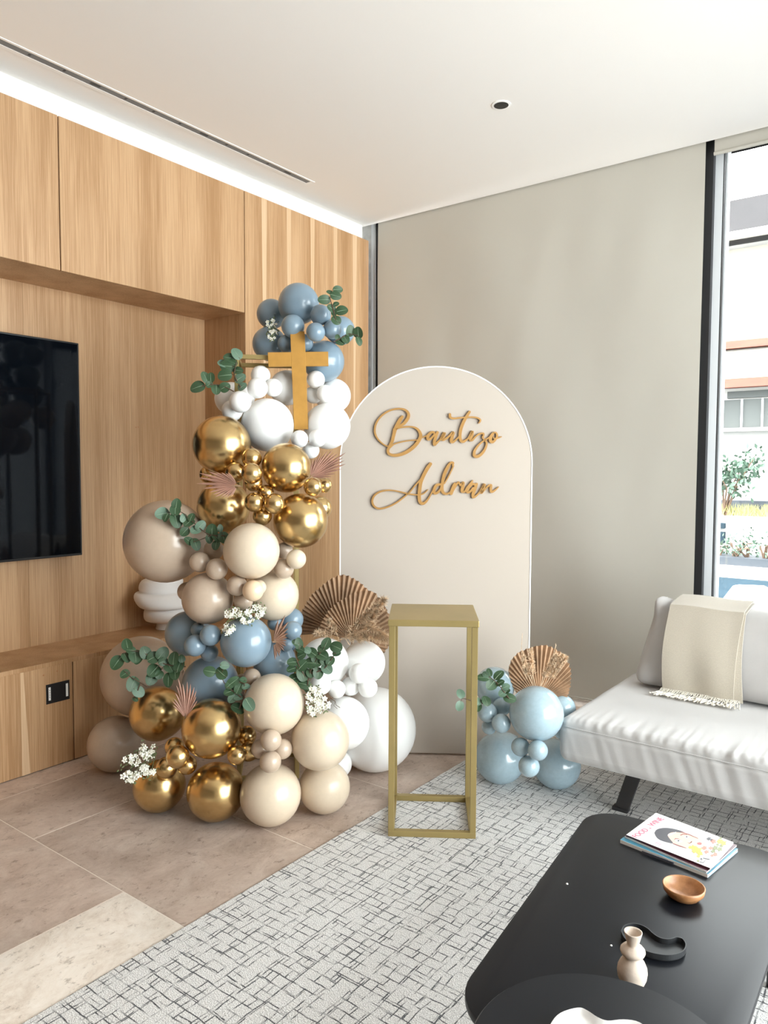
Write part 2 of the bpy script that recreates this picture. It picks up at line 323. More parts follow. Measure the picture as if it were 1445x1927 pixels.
# left wall: plaster above, oak joinery below
wl = struct('wall_left', MB().box((-4.3, YS, 3.0), (-3.5, 4.36, ZC)).box((-4.3, YS, -.08), (-3.86, 4.36, 3.0)), M['paint'])
def panel(y0, y1, z0, z1, x=XW, t=.022, m='oak'): return MB().box((x-t, y0+.003, z0), (x, y1-.003, z1)).build('wood_panel', M[m], wl, bevel=.0012, seg=1)
MB().box((-3.5, YS, 2.42), (XW-.024, 4.335, 3.11)).box((-3.85, 3.165, 0.0), (XW-.024, 4.335, 2.42)).box((-3.85, YS, .0), (XW-.024, 3.165, .495)).build('carcass', M['gap'], wl)
ys = [-3.0, -1.6, -.42, .78, 1.963, 3.140]
for a, b in zip(ys, ys[1:]): panel(a, b, 2.405, 3.13)
panel(3.140, 4.352, 0.004, 3.13)
for a, b in zip([-3.0, -1.6, -.42, .80, 1.986], [-1.6, -.42, .80, 1.986, 3.138]): panel(a, b, .004, .497)
MB().box((-3.85, YS, .497), (XW, 3.144, .519)).build('bench_top', M['oak'], wl, bevel=.001, seg=1)
MB().box((-3.85, YS, 2.405), (XW-.0225, 3.144, 2.425)).build('niche_soffit', M['oak'], wl)
MB().box((-3.85, 3.144, .519), (XW-.0225, 3.166, 2.405)).build('niche_side', M['oak'], wl)
for a, b in zip([-3.0, -1.2, .62, 1.97, 2.6], [-1.2, .62, 1.97, 2.6, 3.144]): MB().box((-3.83, a+.0004, .519), (-3.81, b-.0004, 2.405)).build('niche_back_panel', M['oak'], wl)
MB().box((-3.5, 4.333, .004), (XW-.022, 4.352, 3.13)).build('wood_return', M['oak'], wl)
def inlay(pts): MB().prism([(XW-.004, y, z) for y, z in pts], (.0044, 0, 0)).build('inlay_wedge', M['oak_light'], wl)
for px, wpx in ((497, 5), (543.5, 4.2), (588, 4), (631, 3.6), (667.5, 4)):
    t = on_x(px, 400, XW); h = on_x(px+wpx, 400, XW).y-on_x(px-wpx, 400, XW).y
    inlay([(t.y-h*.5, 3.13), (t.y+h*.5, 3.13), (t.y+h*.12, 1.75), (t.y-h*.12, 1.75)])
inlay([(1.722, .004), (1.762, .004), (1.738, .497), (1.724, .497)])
for y, z in ((1.836, .462), (1.905, .468), (2.63, 1.70), (2.645, 1.703)): MB().tube([(XW-.004, y, z), (XW+.0006, y, z)] if z < .5 else [(-3.812, y, z), (-3.8094, y, z)], .0045, 8).build('knot', M['bowlw'], wl)
# other walls
struct('wall_back', MB().box((-4.3, YS-.15, -.08), (XE+.2, YS, 3.5)), M['backwall'])
# north window wall
Yg = 4.56
we = struct('trim_10', MB().box((-4.3, 4.50, -.08), (-3.50, 4.75, 3.5)), M['concrete'])
struct('trim_9', MB().box((-3.5, 4.46, 3.30), (XE+.2, 4.75, 3.5)), M['gap'])
def window(name, x0, x1, fw=.045):
    fr = struct(name, MB().box((x0, Yg-.03, 0), (x1, Yg+.03, .06)).box((x0, Yg-.03, 3.26), (x1, Yg+.03, 3.32)), M['alum'])
    for x in (x0, x1-fw): MB().box((x, Yg-.035, .06), (x+fw, Yg+.035, 3.26)).build('window_frame', M['alum'], fr)
    MB().box((x0+fw, Yg-.004, .06), (x1-fw, Yg+.004, 3.26)).build('glass_pane', M['glass'], fr); return fr
window('window_1', -3.40, -1.13); window('window_2', -1.075, .82); window('window_3', .88, XE)
# slim steel jamb strip beside the concrete column, black mullions
struct('trim_2', MB().box((-3.56, 4.455, 0), (-3.478, 4.50, 3.30)), M['concrete'])
struct('trim_3', MB().box((-3.478, 4.44, 0), (-3.440, 4.50, 3.30)).box((-3.466, 4.436, 0), (-3.460, 4.44, 3.30)), M['alum'])
struct('trim_4', MB().box((-3.440, 4.45, 0), (-3.37, 4.50, 3.30)), M['black_m'])
a = on_y(1329, 266, 4.47).x; b_ = on_y(1345.5, 270, 4.47).x; c_ = on_y(1363, 285, 4.50).x
struct('trim_5', MB().box((a-.004, 4.45, 0), (b_, 4.62, 3.36)), M['black_m'])
struct('trim_6', MB().box((b_+.001, 4.49, 0), (c_, 4.62, 3.36)), M['alum'])
struct('trim_7', MB().box((c_, 4.492, 0), (c_+.006, 4.62, 3.36)), M['black_m'])
struct('trim_8', MB().box((.80, 4.49, 0), (.90, 4.62, 3.36)), M['black_m'])
# east glazing
for i, (y0, y1) in enumerate(((.4, 2.3), (2.4, 4.36))):
    fr = struct('window_%d' % (4+i), MB().box((XE, y0-.05, 0), (XE+.08, y0, 3.2)).box((XE, y1, 0), (XE+.08, y1+.05, 3.2)).box((XE, y0, 0), (XE+.08, y1, .06)).box((XE, y0, 3.14), (XE+.08, y1, 3.2)), M['black_m'])
    MB().box((XE+.03, y0, .06), (XE+.04, y1, 3.14)).build('glass_pane', M['glass'], fr)
struct('wall_right', MB().box((XE, YS, 3.2), (XE+.1, 4.75, 3.5)).box((XE, YS, -.08), (XE+.1, .35, 3.2)).box((XE, 4.41, -.08), (XE+.1, 4.75, 3.2)), M['paint'])
# roller blinds
def blind(label, x0, x1, zb, hem, amp):
    t = thing('roller_blind', ((x0+x1)/2, 4.402, zb), label, 'roller blind', 'roller blinds on the window wall')
    zz_amp = amp
    nx, nz = 60, 50; rows = []
    for s in (0, 1):
        R = []
        for j in range(nz+1):
            z = zb+(3.40-zb)*j/nz; R.append([])
            for i in range(nx+1):
                x = x0+(x1-x0)*i/nx; f = (z-zb)/3.3
                d = amp*(noise.noise(Vector((x*2.1+z*.55, z*.45, 3)))*1.3+.5*noise.noise(Vector((x*4.5-z*1.1, z*.7, 9))))*min(1, (3.36-z)*2)
                R[-1].append((x, 4.402-d+s*.0015, z))
        rows.append(R)
    m = MB().sheet(rows[0]); m2 = MB().sheet([list(reversed(r)) for r in rows[1]])
    k = len(m.v); m.v += m2.v; m.f += [tuple(i+k for i in f) for f in m2.f]
    m.build('blind_fabric', M['blind'], t, smooth=True, fix=False)
    MB().tube([(x0-.002, 4.402, zb), (x1+.002, 4.402, zb)], hem, 12).build('hem_bar', M['blind'], t, smooth='auto')
    MB().tube([(x0-.005, 4.425, 3.40), (x1+.005, 4.425, 3.40)], .022, 12).build('roller_tube', M['alum'], t, smooth='auto')
zb2 = on_y(1400, 276, 4.40).z
blind('grey beige roller blind drawn down to the floor behind the arch', -3.383, on_y(1328, 266, 4.40).x, .04, .006, .008)
blind('rolled up blind showing a short strip above the uncovered window', on_y(1344, 290, 4.40).x, .86, zb2, .010, 0)
# linear diffuser
t = thing('ceiling_slot_diffuser', (-3.26, 1.5, ZC), 'long white framed slot diffuser with dark slot set in the ceiling', 'ceiling vent')
MB().box((-3.30, -1.5, ZC-.003), (-3.275, 3.54, ZC+.0)).box((-3.235, -1.5, ZC-.003), (-3.222, 3.54, ZC)).box((-3.275, 3.515, ZC-.003), (-3.235, 3.54, ZC)).build('frame', M['trimw'], t)
MB().box((-3.275, -1.5, ZC-.0016), (-3.235, 3.515, ZC-.0004)).build('slot_vane', M['grey'], t)
for k, px in enumerate((48, 114, 173, 231, 284, 334, 380, 423, 464, 502, 540)):
    p = on_z(px, 85.7+.443*px, ZC); L = .05 if k in (2, 6, 10) else .010
    MB().box((-3.262, p.y-L/2, ZC-.0028), (-3.248, p.y+L/2, ZC-.0014)).build('clip', M['black'], t)
# downlight
p = on_z(943, 197, ZC)
t = thing('recessed_downlight', (p.x, p.y, ZC), 'round white recessed downlight with dark opening in the ceiling', 'ceiling light')
MB().lathe((p.x, p.y, ZC), [(.047, 0), (.047, -.003), (.036, -.004), (.036, 0)], 32).build('trim_ring', M['trimw'], t, smooth='auto')
MB().lathe((p.x, p.y, ZC), [(.036, -.0042), (.030, -.0046), (.022, -.0044), (.012, -.0048)], 32).build('lamp_opening', M['black'], t, smooth='auto')
# rug
o = MB().box((-1.872, -2.4, 0), (1.7, 4.25, .008)).build('area_rug', M['rug'], None, bevel=.003); tag(o, 'off white rug with broken dark woven grid lines on the stone floor', 'rug')
# television
t = thing('television', (-3.76, 1.2, 1.0), 'large black flat television mounted in the oak niche', 'television')
MB().box((-3.765, .20, .988), (-3.725, 2.225, 2.125)).build('tv_case', M['tvb'], t, bevel=.004)
MB().box((-3.725, .209, 1.000), (-3.7235, 2.216, 2.116)).build('screen', M['tvs'], t)
MB().box((-3.765, 1.60, .980), (-3.73, 1.78, .988)).build('sensor_bar', M['tvb'], t, bevel=.002)
MB().box((-3.731, 1.665, .981), (-3.7285, 1.70, .985)).build('status_label', M['outw'], t)
MB().box((-3.81, .8, 1.25), (-3.765, 1.6, 1.85)).build('wall_mount', M['black_m'], t)
# floor box outlet on the lower panel
t = thing('socket_plate', (XW, 1.9, .36), 'black rectangular socket plate on the oak panel under the bench', 'socket')
MB().box((XW, 1.846, .316), (XW+.003, 1.966, .412)).build('plate', M['black'], t, bevel=.001)
for y in (1.857, 1.946): MB().box((XW+.003, y, .333), (XW+.0045, y+.011, .397)).build('socket_strip', M['outw'], t)
for z in (.347, .358, .369, .380): MB().box((XW+.0045, 1.861, z), (XW+.005, 1.864, z+.004)).build('pin_hole', M['black'], t)
# white stacked-ring vase on the bench
t = MB()
prof = [(.052, 0), (.056, .004), (.05, .05)]
def ring(r, z0, z1, rin):
    return [(rin+(r-rin)*math.sin(PI*k/10)**.62, z0+(z1-z0)*(1-math.cos(PI*k/10))/2) for k in range(1, 10)]
prof += ring(.137, .050, .134, .08)+ring(.155, .134, .220, .122)+ring(.124, .220, .292, .10)+[(.07, .30), (.055, .33), (.06, .36), (.05, .36), (.045, .33)]
vo = t.lathe((-3.635, 2.68, .519), prof, 56).build('vase', M['vase'], None, smooth=True); tag(vo, 'matte white vase of stacked bulging rings on the oak bench', 'vase')
for v in vo.data.vertices:
    f = max(0, v.co.z-.56); v.co.x += .03*math.sin(f*22); v.co.y += .012*math.sin(f*26+1)

# ============================================================ OUTSIDE
gr = struct('ground', MB().box((-20, 4.76, -.12), (24, 30, -.02)), M['slate_b'])
def rect(name, m, px0, y0, px1, y1, Y, t=.2, par=None, ext=0):
    a = on_y(px0, y0, Y); b = on_y(px1, y1, Y); pts = [(a.x, a.z), (b.x+ext, b.z)]
    zt, zb = max(a.z, b.z), min(a.z, b.z)
    return MB().box((a.x, Y, zb), (b.x+ext, Y+t, zt)).build(name, M[m], par)
Y = 15.0
zz = lambda row, Y_=None: on_y(1390, row, Y_ or Y).z
bt = thing('apartment_building', (0, Y, 0), 'sunlit pale building with red wood bands seen through the window', 'building')
X0 = -6; X1 = 8
def band(name, m, z0, z1, y0, y1, x0=X0-6, x1=X1): return MB().box((x0, y0, z0), (x1, y1, z1)).build(name, M[m], bt)
band('wall', 'fac', -.1, zz(400), Y+.3, Y+4)
band('roof_overhang', 'beam', zz(452), zz(392), Y-.5, Y+3)
band('fascia', 'fac', zz(465), zz(452), Y-.6, Y-.5)
band('upper_wall', 'facc', zz(640), zz(466), Y+.1, Y+.3)
band('balcony_band', 'redw', zz(656), zz(642), Y-.1, Y+.1)
band('balcony_wall', 'facc', zz(712), zz(660), Y, Y+.3)
band('awning_band', 'redw', zz(730), zz(714), Y-.15, Y+.05)
band('ledge', 'fac', zz(812), zz(806), Y-.15, Y+.3)
for k in range(9):
    x = on_y(1352, 770, Y).x + k*1.45 - 1.45
    w_ = MB().box((x, Y+.2, zz(805)), (x+1.05, Y+.29, zz(750))).build('window', M['curt'], bt)
    for q in (0, .35, .70, 1.03): MB().box((x+q, Y+.16, zz(805)), (x+q+.03, Y+.2, zz(750))).build('window_bar', M['alum'], w_)
    MB().box((x+.1, Y+.2, zz(747)), (x+.9, Y+.29, zz(734))).build('transom', M['curt'], bt)
# raised planters
pl = thing('planter', (0, 12, 0), 'long white raised planter with slate coping outside the window', 'planter')
def pb(name, m, r0, r1, Yp, t): a = zz(r1, Yp); b = zz(r0, Yp); MB().box((-9, Yp, a), (8, Yp+t, b)).build(name, M[m], pl)
pb('back_wall', 'fac', 972, 1046, 12.2, .5); pb('slate_band', 'slate', 1050, 1068, 11.4, .6); MB().box((-9, 11.2, -.02), (8, 11.8, zz(1068, 11.2))).build('base', M['fac'], pl)
pb('screen_wall', 'slate', 942, 974, 12.9, .2)
x = on_y(1340, 1000, 12.1).x
for r0, r1 in ((986, 996), (1003, 1024)): MB().box((x, 12.1, zz(r1, 12.1)), (x+.17, 12.2, zz(r0, 12.1))).build('wall_tile', M['slate_b'], pl)
def leafy(name, base, h, n, s, m, label, cat, spread=.5, stems=5):
    r = random.Random(int(base[0]*100)); t = thing(name, base, label, cat); st = MB(); lf = MB(); base = Vector(base)
    for k in range(stems):
        tip = base+Vector((r.uniform(-spread, spread), r.uniform(-.2, .2), h*r.uniform(.7, 1))); mid = base*.5+tip*.5+Vector((r.uniform(-.1, .1), 0, .1))
        st.tube([base+Vector((r.uniform(-.03, .03), 0, 0)), mid, tip], [.018, .012, .006], 5)
        for j in range(n//stems):
            f = r.uniform(.35, 1.05); p = mid.lerp(tip, (f-.35)/.65)+Vector((r.gauss(0, .12), r.gauss(0, .1), r.gauss(0, .1)))
            a = Vector((r.uniform(-1, 1), r.uniform(-1, 1), r.uniform(-1, 1))).normalized()*s; b = a.cross(Vector((r.uniform(-1, 1), 1, r.uniform(-1, 1)))).normalized()*s*.5; k_ = len(lf.v)
            lf.v += [tuple(p-a), tuple(p+b), tuple(p+a), tuple(p-b)]; lf.f.append((k_, k_+1, k_+2, k_+3))
    st.build('stem', M['stem'], t); tag(lf.build('foliage', M[m], t, fix=False), kind='stuff'); return t
p = on_y(1362, 972, 12.35); leafy('shrub', (p.x, 12.35, zz(980, 12.35)), 1.05, 420, .05, 'hedge', 'loose young green shrub in the planter outside the window', 'shrub', .42, 7)
for k, px in enumerate((1388, 1425, 1470)):
    p = on_y(px, 972, 12.4); g = MB(); r = random.Random(k)
    for j in range(160):
        bx = p.x+r.uniform(-.22, .22); a = Vector((bx, 12.4+r.uniform(-.1, .1), zz(974, 12.4))); tp = a+Vector((r.gauss(0, .07), 0, r.uniform(.1, .24))); q = len(g.v)
        g.v += [tuple(a+Vector((-.008, 0, 0))), tuple(a+Vector((.008, 0, 0))), tuple(tp)]; g.f.append((q, q+1, q+2))
    o = g.build('grass_tuft', M['ygrass'], None, fix=False); tag(o, ('yellow grass tuft beside the shrub in the outside planter', 'middle yellow grass tuft in the planter outside the window', 'yellow grass tuft farthest right in the outside planter')[k], 'grass', 'yellow grasses in the outside planter', 'stuff')
for k, px in enumerate((1355, 1385, 1408, 1440)):
    p = on_y(px, 1048, 11.6); leafy('ground_cover_plant', (p.x, 11.6, zz(1051, 11.6)), .16+.1*(k % 2), 70, .03, 'hedge', ('leftmost low leafy plant above the slate band outside', 'second low leafy plant above the slate band outside', 'taller low plant third from left above the slate band outside', 'low leafy plant at the right above the slate band outside')[k], 'plant', .22, 4)
# white terrace chair, rounded shell back
t = thing('terrace_chair', (-.9, 6.5, 0), 'white moulded terrace chair just outside the window', 'chair')
yc = 6.35; tl = on_y(1372, 1108, yc); tr_ = on_y(1423, 1110, yc); bl = on_y(1338, 1142, yc); br = on_y(1452, 1150, yc)
out = [(bl.x-.05, .28), (bl.x-.03, bl.z-.02), (bl.x+.01, bl.z+.01), (tl.x-.03, tl.z-.012), (tl.x+.01, tl.z), (tr_.x, tr_.z), (tr_.x+.03, tr_.z-.012), (br.x, br.z+.01), (br.x+.03, br.z-.02), (br.x+.04, .28)]
MB().prism([(x, yc+.3-(z-.28)*.15, z) for x, z in out], (0, .03, 0)).build('backrest', M['plast'], t, bevel=.006)
cx = (bl.x+br.x)/2
MB().box((cx-.27, yc-.3, .28), (cx+.27, yc+.32, .32)).build('seat', M['plast'], t, bevel=.012)
for sx in (-1, 1):
    for sy in (-.24, .28): MB().tube([(cx+sx*.22, yc+sy, .29), (cx+sx*.25, yc+sy+(.03 if sy > .2 else -.03), -.02)], [.018, .013], 10).build('leg', M['plast'], t, smooth='auto')
# ============================================================ BALLOONS
# centre x, y, z, radius, colour, label
BAL = [
(-2.421,2.548,2.221,0.0944,'blue','largest dusty blue balloon at the very top of the tall balloon tower'),
(-2.607,2.557,2.199,0.0711,'blue','dusty blue balloon behind and left of the topmost balloon'),
(-2.589,2.524,2.051,0.0805,'blue','dusty blue balloon left of the gold cross, behind its left arm'),
(-2.385,2.472,2.103,0.0528,'blue','small dusty blue balloon directly above the top of the gold cross'),
(-2.443,2.490,2.033,0.0414,'blue','small dusty blue balloon in the upper left corner of the cross arms'),
(-2.376,2.539,2.037,0.0402,'blue','small dusty blue balloon in the upper right corner of the cross arms'),
(-2.281,2.544,2.153,0.0467,'blue','small dusty blue balloon right of the topmost balloon, highest of four small ones'),
(-2.262,2.489,2.066,0.0424,'blue','small dusty blue balloon just right of the top end of the cross'),
(-2.230,2.564,2.085,0.0417,'blue','small dusty blue balloon at the right of the top cluster beside the leaves'),
(-2.300,2.705,2.110,0.0673,'blue','pale lit dusty blue balloon at the far right of the top cluster'),
(-2.360,2.653,1.965,0.0973,'blue','large dusty blue balloon behind the right arm of the cross'),
(-2.686,2.370,1.786,0.0769,'white','white balloon at the far left of the white tier, half hidden'),
(-2.457,2.220,1.748,0.0478,'white','small white balloon at the front left of the white tier'),
(-2.540,2.247,1.715,0.0470,'white','small white balloon just above the left upper gold balloon'),
(-2.503,2.384,1.882,0.0443,'white','small white balloon highest of three left of the cross shaft'),
(-2.405,2.272,1.808,0.0447,'white','small white balloon middle of three left of the cross shaft'),
(-2.445,2.407,1.825,0.0408,'white','small white balloon nearest the cross shaft on its left'),
(-2.565,2.348,1.788,0.0459,'white','small white balloon tucked behind the front left small white one'),
(-2.476,2.526,1.837,0.0818,'white','greyish shaded white balloon behind the upper cross shaft'),
(-2.459,2.383,1.656,0.1198,'white','largest white balloon left of the cross shaft in the white tier'),
(-2.287,2.597,1.656,0.1063,'white','large white balloon right of the cross shaft in the white tier'),
(-2.378,2.745,1.813,0.0832,'white','white balloon at the upper right edge of the white tier'),
(-2.327,2.562,1.868,0.0414,'white','small white balloon right of the cross, just under its arm'),
(-2.367,2.590,1.804,0.0407,'white','small white balloon right of the cross, second below its arm'),
(-2.283,2.577,1.803,0.0400,'white','small white balloon against the right edge white balloon'),
(-2.267,2.390,1.589,0.0383,'white','small white balloon under the foot of the cross'),
(-2.215,2.448,1.593,0.0396,'white','small white balloon right of the foot of the cross'),
(-2.270,2.466,1.542,0.0379,'white','small white balloon lowest of the white tier above the gold'),
(-2.517,2.166,1.561,0.1266,'gold','large chrome gold balloon at the upper left of the upper gold tier'),
(-2.250,2.290,1.462,0.1063,'gold','large chrome gold balloon at the centre right of the upper gold tier'),
(-2.523,2.179,1.292,0.1161,'gold','large chrome gold balloon above the cream one, left in the upper gold tier'),
(-2.189,2.313,1.238,0.1163,'gold','large chrome gold balloon lowest on the right of the upper gold tier'),
(-2.223,2.474,1.285,0.0543,'gold','chrome gold balloon peeking out behind the right edge of the upper gold tier'),
(-2.345,2.181,1.502,0.0426,'gold','small chrome gold balloon highest of the upper centre gold cluster'),
(-2.398,2.137,1.442,0.0437,'gold','small chrome gold balloon left in the upper centre gold cluster'),
(-2.261,2.102,1.438,0.0432,'gold','small chrome gold balloon front of the upper centre gold cluster'),
(-2.308,2.155,1.400,0.0376,'gold','small chrome gold balloon lowest of the upper centre gold cluster'),
(-2.114,2.310,1.383,0.0399,'gold','small chrome gold balloon under the right pink palm spear'),
(-2.114,2.383,1.389,0.0328,'gold','small chrome gold balloon at the outer right edge of the upper gold tier'),
(-2.260,2.114,1.320,0.0402,'gold','small chrome gold balloon left of the lower centre gold cluster'),
(-2.191,2.160,1.315,0.0423,'gold','small chrome gold balloon right of the lower centre gold cluster'),
(-2.292,2.209,1.355,0.0358,'gold','small chrome gold balloon top of the lower centre gold cluster'),
(-2.267,2.166,1.261,0.0397,'gold','small chrome gold balloon just above the front cream balloon'),
(-2.622,2.178,1.431,0.0401,'gold','chrome gold balloon behind the left pink palm spear'),
(-2.731,2.030,1.137,0.1820,'nude','giant beige balloon sticking out to the left at middle height'),
(-2.250,2.088,1.123,0.1145,'cream','large cream balloon at the centre front of the middle tier'),
(-2.462,2.037,0.912,0.1082,'nude','large beige balloon at the lower left of the middle tier'),
(-2.303,2.264,0.912,0.1089,'cream','large cream balloon at the lower right of the middle tier'),
(-2.479,2.010,1.067,0.0432,'nude','small beige balloon against the giant left balloon'),
(-2.385,2.021,1.044,0.0448,'nude','small beige balloon left of the front cream balloon'),
(-2.476,2.082,1.112,0.0428,'nude','small beige balloon under the left hanging leaves'),
(-2.139,2.234,1.084,0.0411,'cream','small cream balloon below the lowest upper gold balloon'),
(-2.207,2.230,1.039,0.0423,'nude','small beige balloon right of the front cream balloon'),
(-2.260,2.287,1.107,0.0365,'nude','small beige balloon tucked between cream and gold balloons'),
(-2.296,2.050,0.980,0.0422,'nude','small beige balloon below the front cream balloon, left of the peach one'),
(-2.209,2.057,0.967,0.0426,'peach','small peach balloon in front below the large cream one'),
(-2.302,2.090,0.911,0.0395,'nude','small beige balloon just above the white flowers at centre'),
(-2.244,2.122,0.970,0.0306,'cream','small cream balloon behind the peach one'),
(-2.654,2.080,0.916,0.0421,'nude','beige balloon behind the left side of the middle tier'),
(-2.624,2.058,0.737,0.0974,'blue','dusty blue balloon at the left of the lower blue tier'),
(-2.264,2.068,0.751,0.1042,'blue','large dusty blue balloon under the centre white flowers'),
(-2.508,2.086,0.527,0.1215,'blue','large dusty blue balloon behind the lower gold pair'),
(-2.373,1.975,0.778,0.0433,'blue','small dusty blue balloon upper right of three in the lower blue tier'),
(-2.441,1.951,0.730,0.0447,'blue','small dusty blue balloon left of three in the lower blue tier'),
(-2.436,2.021,0.688,0.0377,'blue','small dusty blue balloon lowest of three in the lower blue tier'),
(-2.507,2.021,0.775,0.0314,'blue','small dusty blue balloon hidden behind the three in the lower blue tier'),
(-2.303,2.270,0.615,0.0946,'blue','dusty blue balloon above the tall cream one, left of the dense leaves'),
(-2.201,2.277,0.770,0.0396,'blue','small dusty blue balloon right of the brown palm spear'),
(-2.224,2.262,0.708,0.0294,'blue','small dusty blue balloon below the right one by the brown spear'),
(-2.335,2.302,0.781,0.0326,'blue','small dusty blue balloon left of the brown palm spear'),
(-2.310,2.383,0.786,0.0521,'blue','dusty blue balloon behind the lower right stand leg'),
(-2.296,2.379,0.688,0.0378,'blue','dusty blue balloon behind the leaves at the stand leg'),
(-2.288,2.122,0.585,0.0377,'nude','small beige balloon highest behind the tall cream balloon'),
(-2.352,2.127,0.555,0.0337,'nude','small beige balloon behind the lower centre leaves'),
(-2.336,2.082,0.502,0.0377,'nude','small beige balloon between blue and gold under the leaves'),
(-2.155,2.118,0.499,0.1232,'cream','tall cream balloon in the middle of the bottom tier'),
(-2.015,2.243,0.345,0.1209,'cream','large cream balloon at the right of the bottom tier'),
(-2.161,2.103,0.126,0.1248,'cream','large cream balloon on the floor at the front'),
(-2.059,2.319,0.110,0.1091,'cream','cream balloon on the floor at the right front'),
(-2.074,2.022,0.395,0.0415,'nude','small beige balloon upper front of four between the large cream ones'),
(-2.084,2.028,0.305,0.0428,'nude','small beige balloon lower front of four between the large cream ones'),
(-2.096,2.106,0.330,0.0406,'nude','small beige balloon right of four between the large cream ones'),
(-2.159,2.049,0.333,0.0394,'nude','small beige balloon left of four between the large cream ones'),
(-3.117,2.165,0.440,0.1952,'nude','giant beige balloon by the oak bench behind the left leaves'),
(-3.147,2.036,0.132,0.1315,'nude','beige balloon on the stone floor at the far left'),
(-2.836,2.049,0.340,0.1234,'gold','chrome gold balloon upper left of the lower gold tier'),
(-2.351,1.958,0.401,0.1198,'gold','chrome gold balloon upper right of the lower gold tier'),
(-2.623,1.900,0.109,0.1082,'gold','chrome gold balloon on the floor behind the white flowers'),
(-2.370,1.994,0.119,0.1187,'gold','chrome gold balloon on the floor at the front of the tower'),
(-2.392,1.821,0.315,0.0462,'gold','small chrome gold balloon front of the four left ones'),
(-2.526,1.866,0.222,0.0449,'gold','small chrome gold balloon lower left of the four left ones'),
(-2.460,1.919,0.235,0.0405,'gold','small chrome gold balloon lower right of the four left ones'),
(-2.523,1.905,0.299,0.0397,'gold','small chrome gold balloon top of the four left ones'),
(-2.225,1.981,0.312,0.0382,'gold','small chrome gold balloon left of three beside the beige four'),
(-2.239,2.057,0.301,0.0401,'gold','small chrome gold balloon right of three beside the beige four'),
(-2.292,2.095,0.345,0.0398,'gold','small chrome gold balloon top of three beside the beige four'),
(-2.183,2.458,0.599,0.1087,'white','large white balloon behind the dense leaves on the right'),
(-2.111,2.649,0.569,0.1001,'white','white balloon in front of the big brown palm fans'),
(-2.082,2.468,0.340,0.1167,'white','large white balloon behind the right cream one'),
(-2.167,2.807,0.201,0.2004,'white','giant white balloon on the floor behind the gold pedestal leg'),
(-2.102,2.344,0.538,0.0453,'white','small white balloon above the right white flowers'),
(-2.078,2.420,0.504,0.0391,'white','small white balloon second from the left of the right white cluster'),
(-2.079,2.518,0.495,0.0424,'white','small white balloon in the middle of the right white cluster'),
(-2.011,2.490,0.570,0.0438,'white','small white balloon at the top of the right white cluster'),
(-1.996,2.535,0.499,0.0431,'white','small white balloon at the right of the right white cluster'),
(-2.197,2.574,0.094,0.0613,'white','white balloon peeking out low behind the right cream balloons'),
(-1.597,2.958,0.478,0.0888,'pale','pale blue balloon at the back left of the small cluster by the sofa'),
(-1.338,2.845,0.437,0.1136,'pale','large pale blue balloon at the front centre of the small cluster'),
(-1.611,3.044,0.119,0.1185,'pale','large pale blue balloon on the rug, left of the small cluster'),
(-1.379,3.152,0.111,0.1106,'pale','pale blue balloon on the rug under the sofa corner'),
(-1.338,3.106,0.391,0.0618,'pale','pale blue balloon behind the right side of the large front one'),
(-1.297,3.031,0.326,0.0464,'pale','small pale blue balloon between the large one and the sofa'),
(-1.546,2.802,0.409,0.0424,'pale','small pale blue balloon at the outer left of the small cluster'),
(-1.518,2.877,0.421,0.0395,'pale','small pale blue balloon upper left below the green leaves'),
(-1.470,2.784,0.383,0.0405,'pale','small pale blue balloon lowest of the upper left three'),
(-1.383,2.793,0.298,0.0389,'pale','small pale blue balloon left of the three under the large front one'),
(-1.295,2.772,0.310,0.0413,'pale','small pale blue balloon right of the three under the large front one'),
(-1.342,2.791,0.226,0.0441,'pale','small pale blue balloon lowest of the three under the large front one'),
(-1.552,2.826,0.338,0.0324,'pale','small shaded pale blue balloon behind the upper left three'),
]
def balloon_mesh(m):
    prof = []; n = 22
    for i in range(n+1):
        a = PI*i/n; z = math.cos(a); r = math.sin(a)
        if z < 0: z *= 1+.07*(-z)**3; r *= 1-.05*(-z)**2
        prof.append((max(r, .004), z))
    prof = [(r, z) for r, z in prof]
    prof += [(.018, -1.085), (.03, -1.10), (.02, -1.112)]
    prof.reverse(); b = MB().lathe((0, 0, 0), prof, 36); return b.mesh('balloon', m, smooth=True)
BM = {}
axis0 = Vector((-2.55, 2.52)); SPH = []
GRP = {'blue': 'dusty blue balloons of the tall tower', 'white': 'white balloons of the tall tower', 'gold': 'chrome gold balloons of the tall tower', 'nude': 'beige balloons of the tall tower', 'cream': 'cream balloons of the tall tower', 'peach': 'cream balloons of the tall tower', 'pale': 'pale blue balloons of the small cluster by the sofa'}
rb = random.Random(3)
for x, y, z, R, m, lab in BAL:
    if m not in BM: BM[m] = balloon_mesh(M[m])
    c = Vector((x, y, z)); tgt = Vector((axis0.x, axis0.y, z+rb.uniform(-.15, .1))) if m != 'pale' else Vector((-1.52, 3.22, .3))
    d = (tgt-c)
    if d.length < .05: d = Vector((0, 1, 0))
    q = (-d).to_track_quat('Z', 'Y'); s = Vector((R, R, R))
    o = link('balloon', BM[m]); o.location = c; o.rotation_euler = q.to_euler(); o.scale = s
    tag(o, lab, 'balloon', GRP[m]); SPH.append((c, R))
def front(px, py, d0, gap=.018):
    """nearest of depth d0 and the skin of any balloon on this line of sight, lifted by gap"""
    r = ray(px, py); L = r.length; u = r/L; best = d0
    for c, R in SPH:
        oc = EYE-c; b = oc.dot(u); q = b*b-(oc.length_squared-R*R)
        if q > 0:
            t = (-b-math.sqrt(q)-gap)/L
            if t < best: best = t
    return EYE+r*best
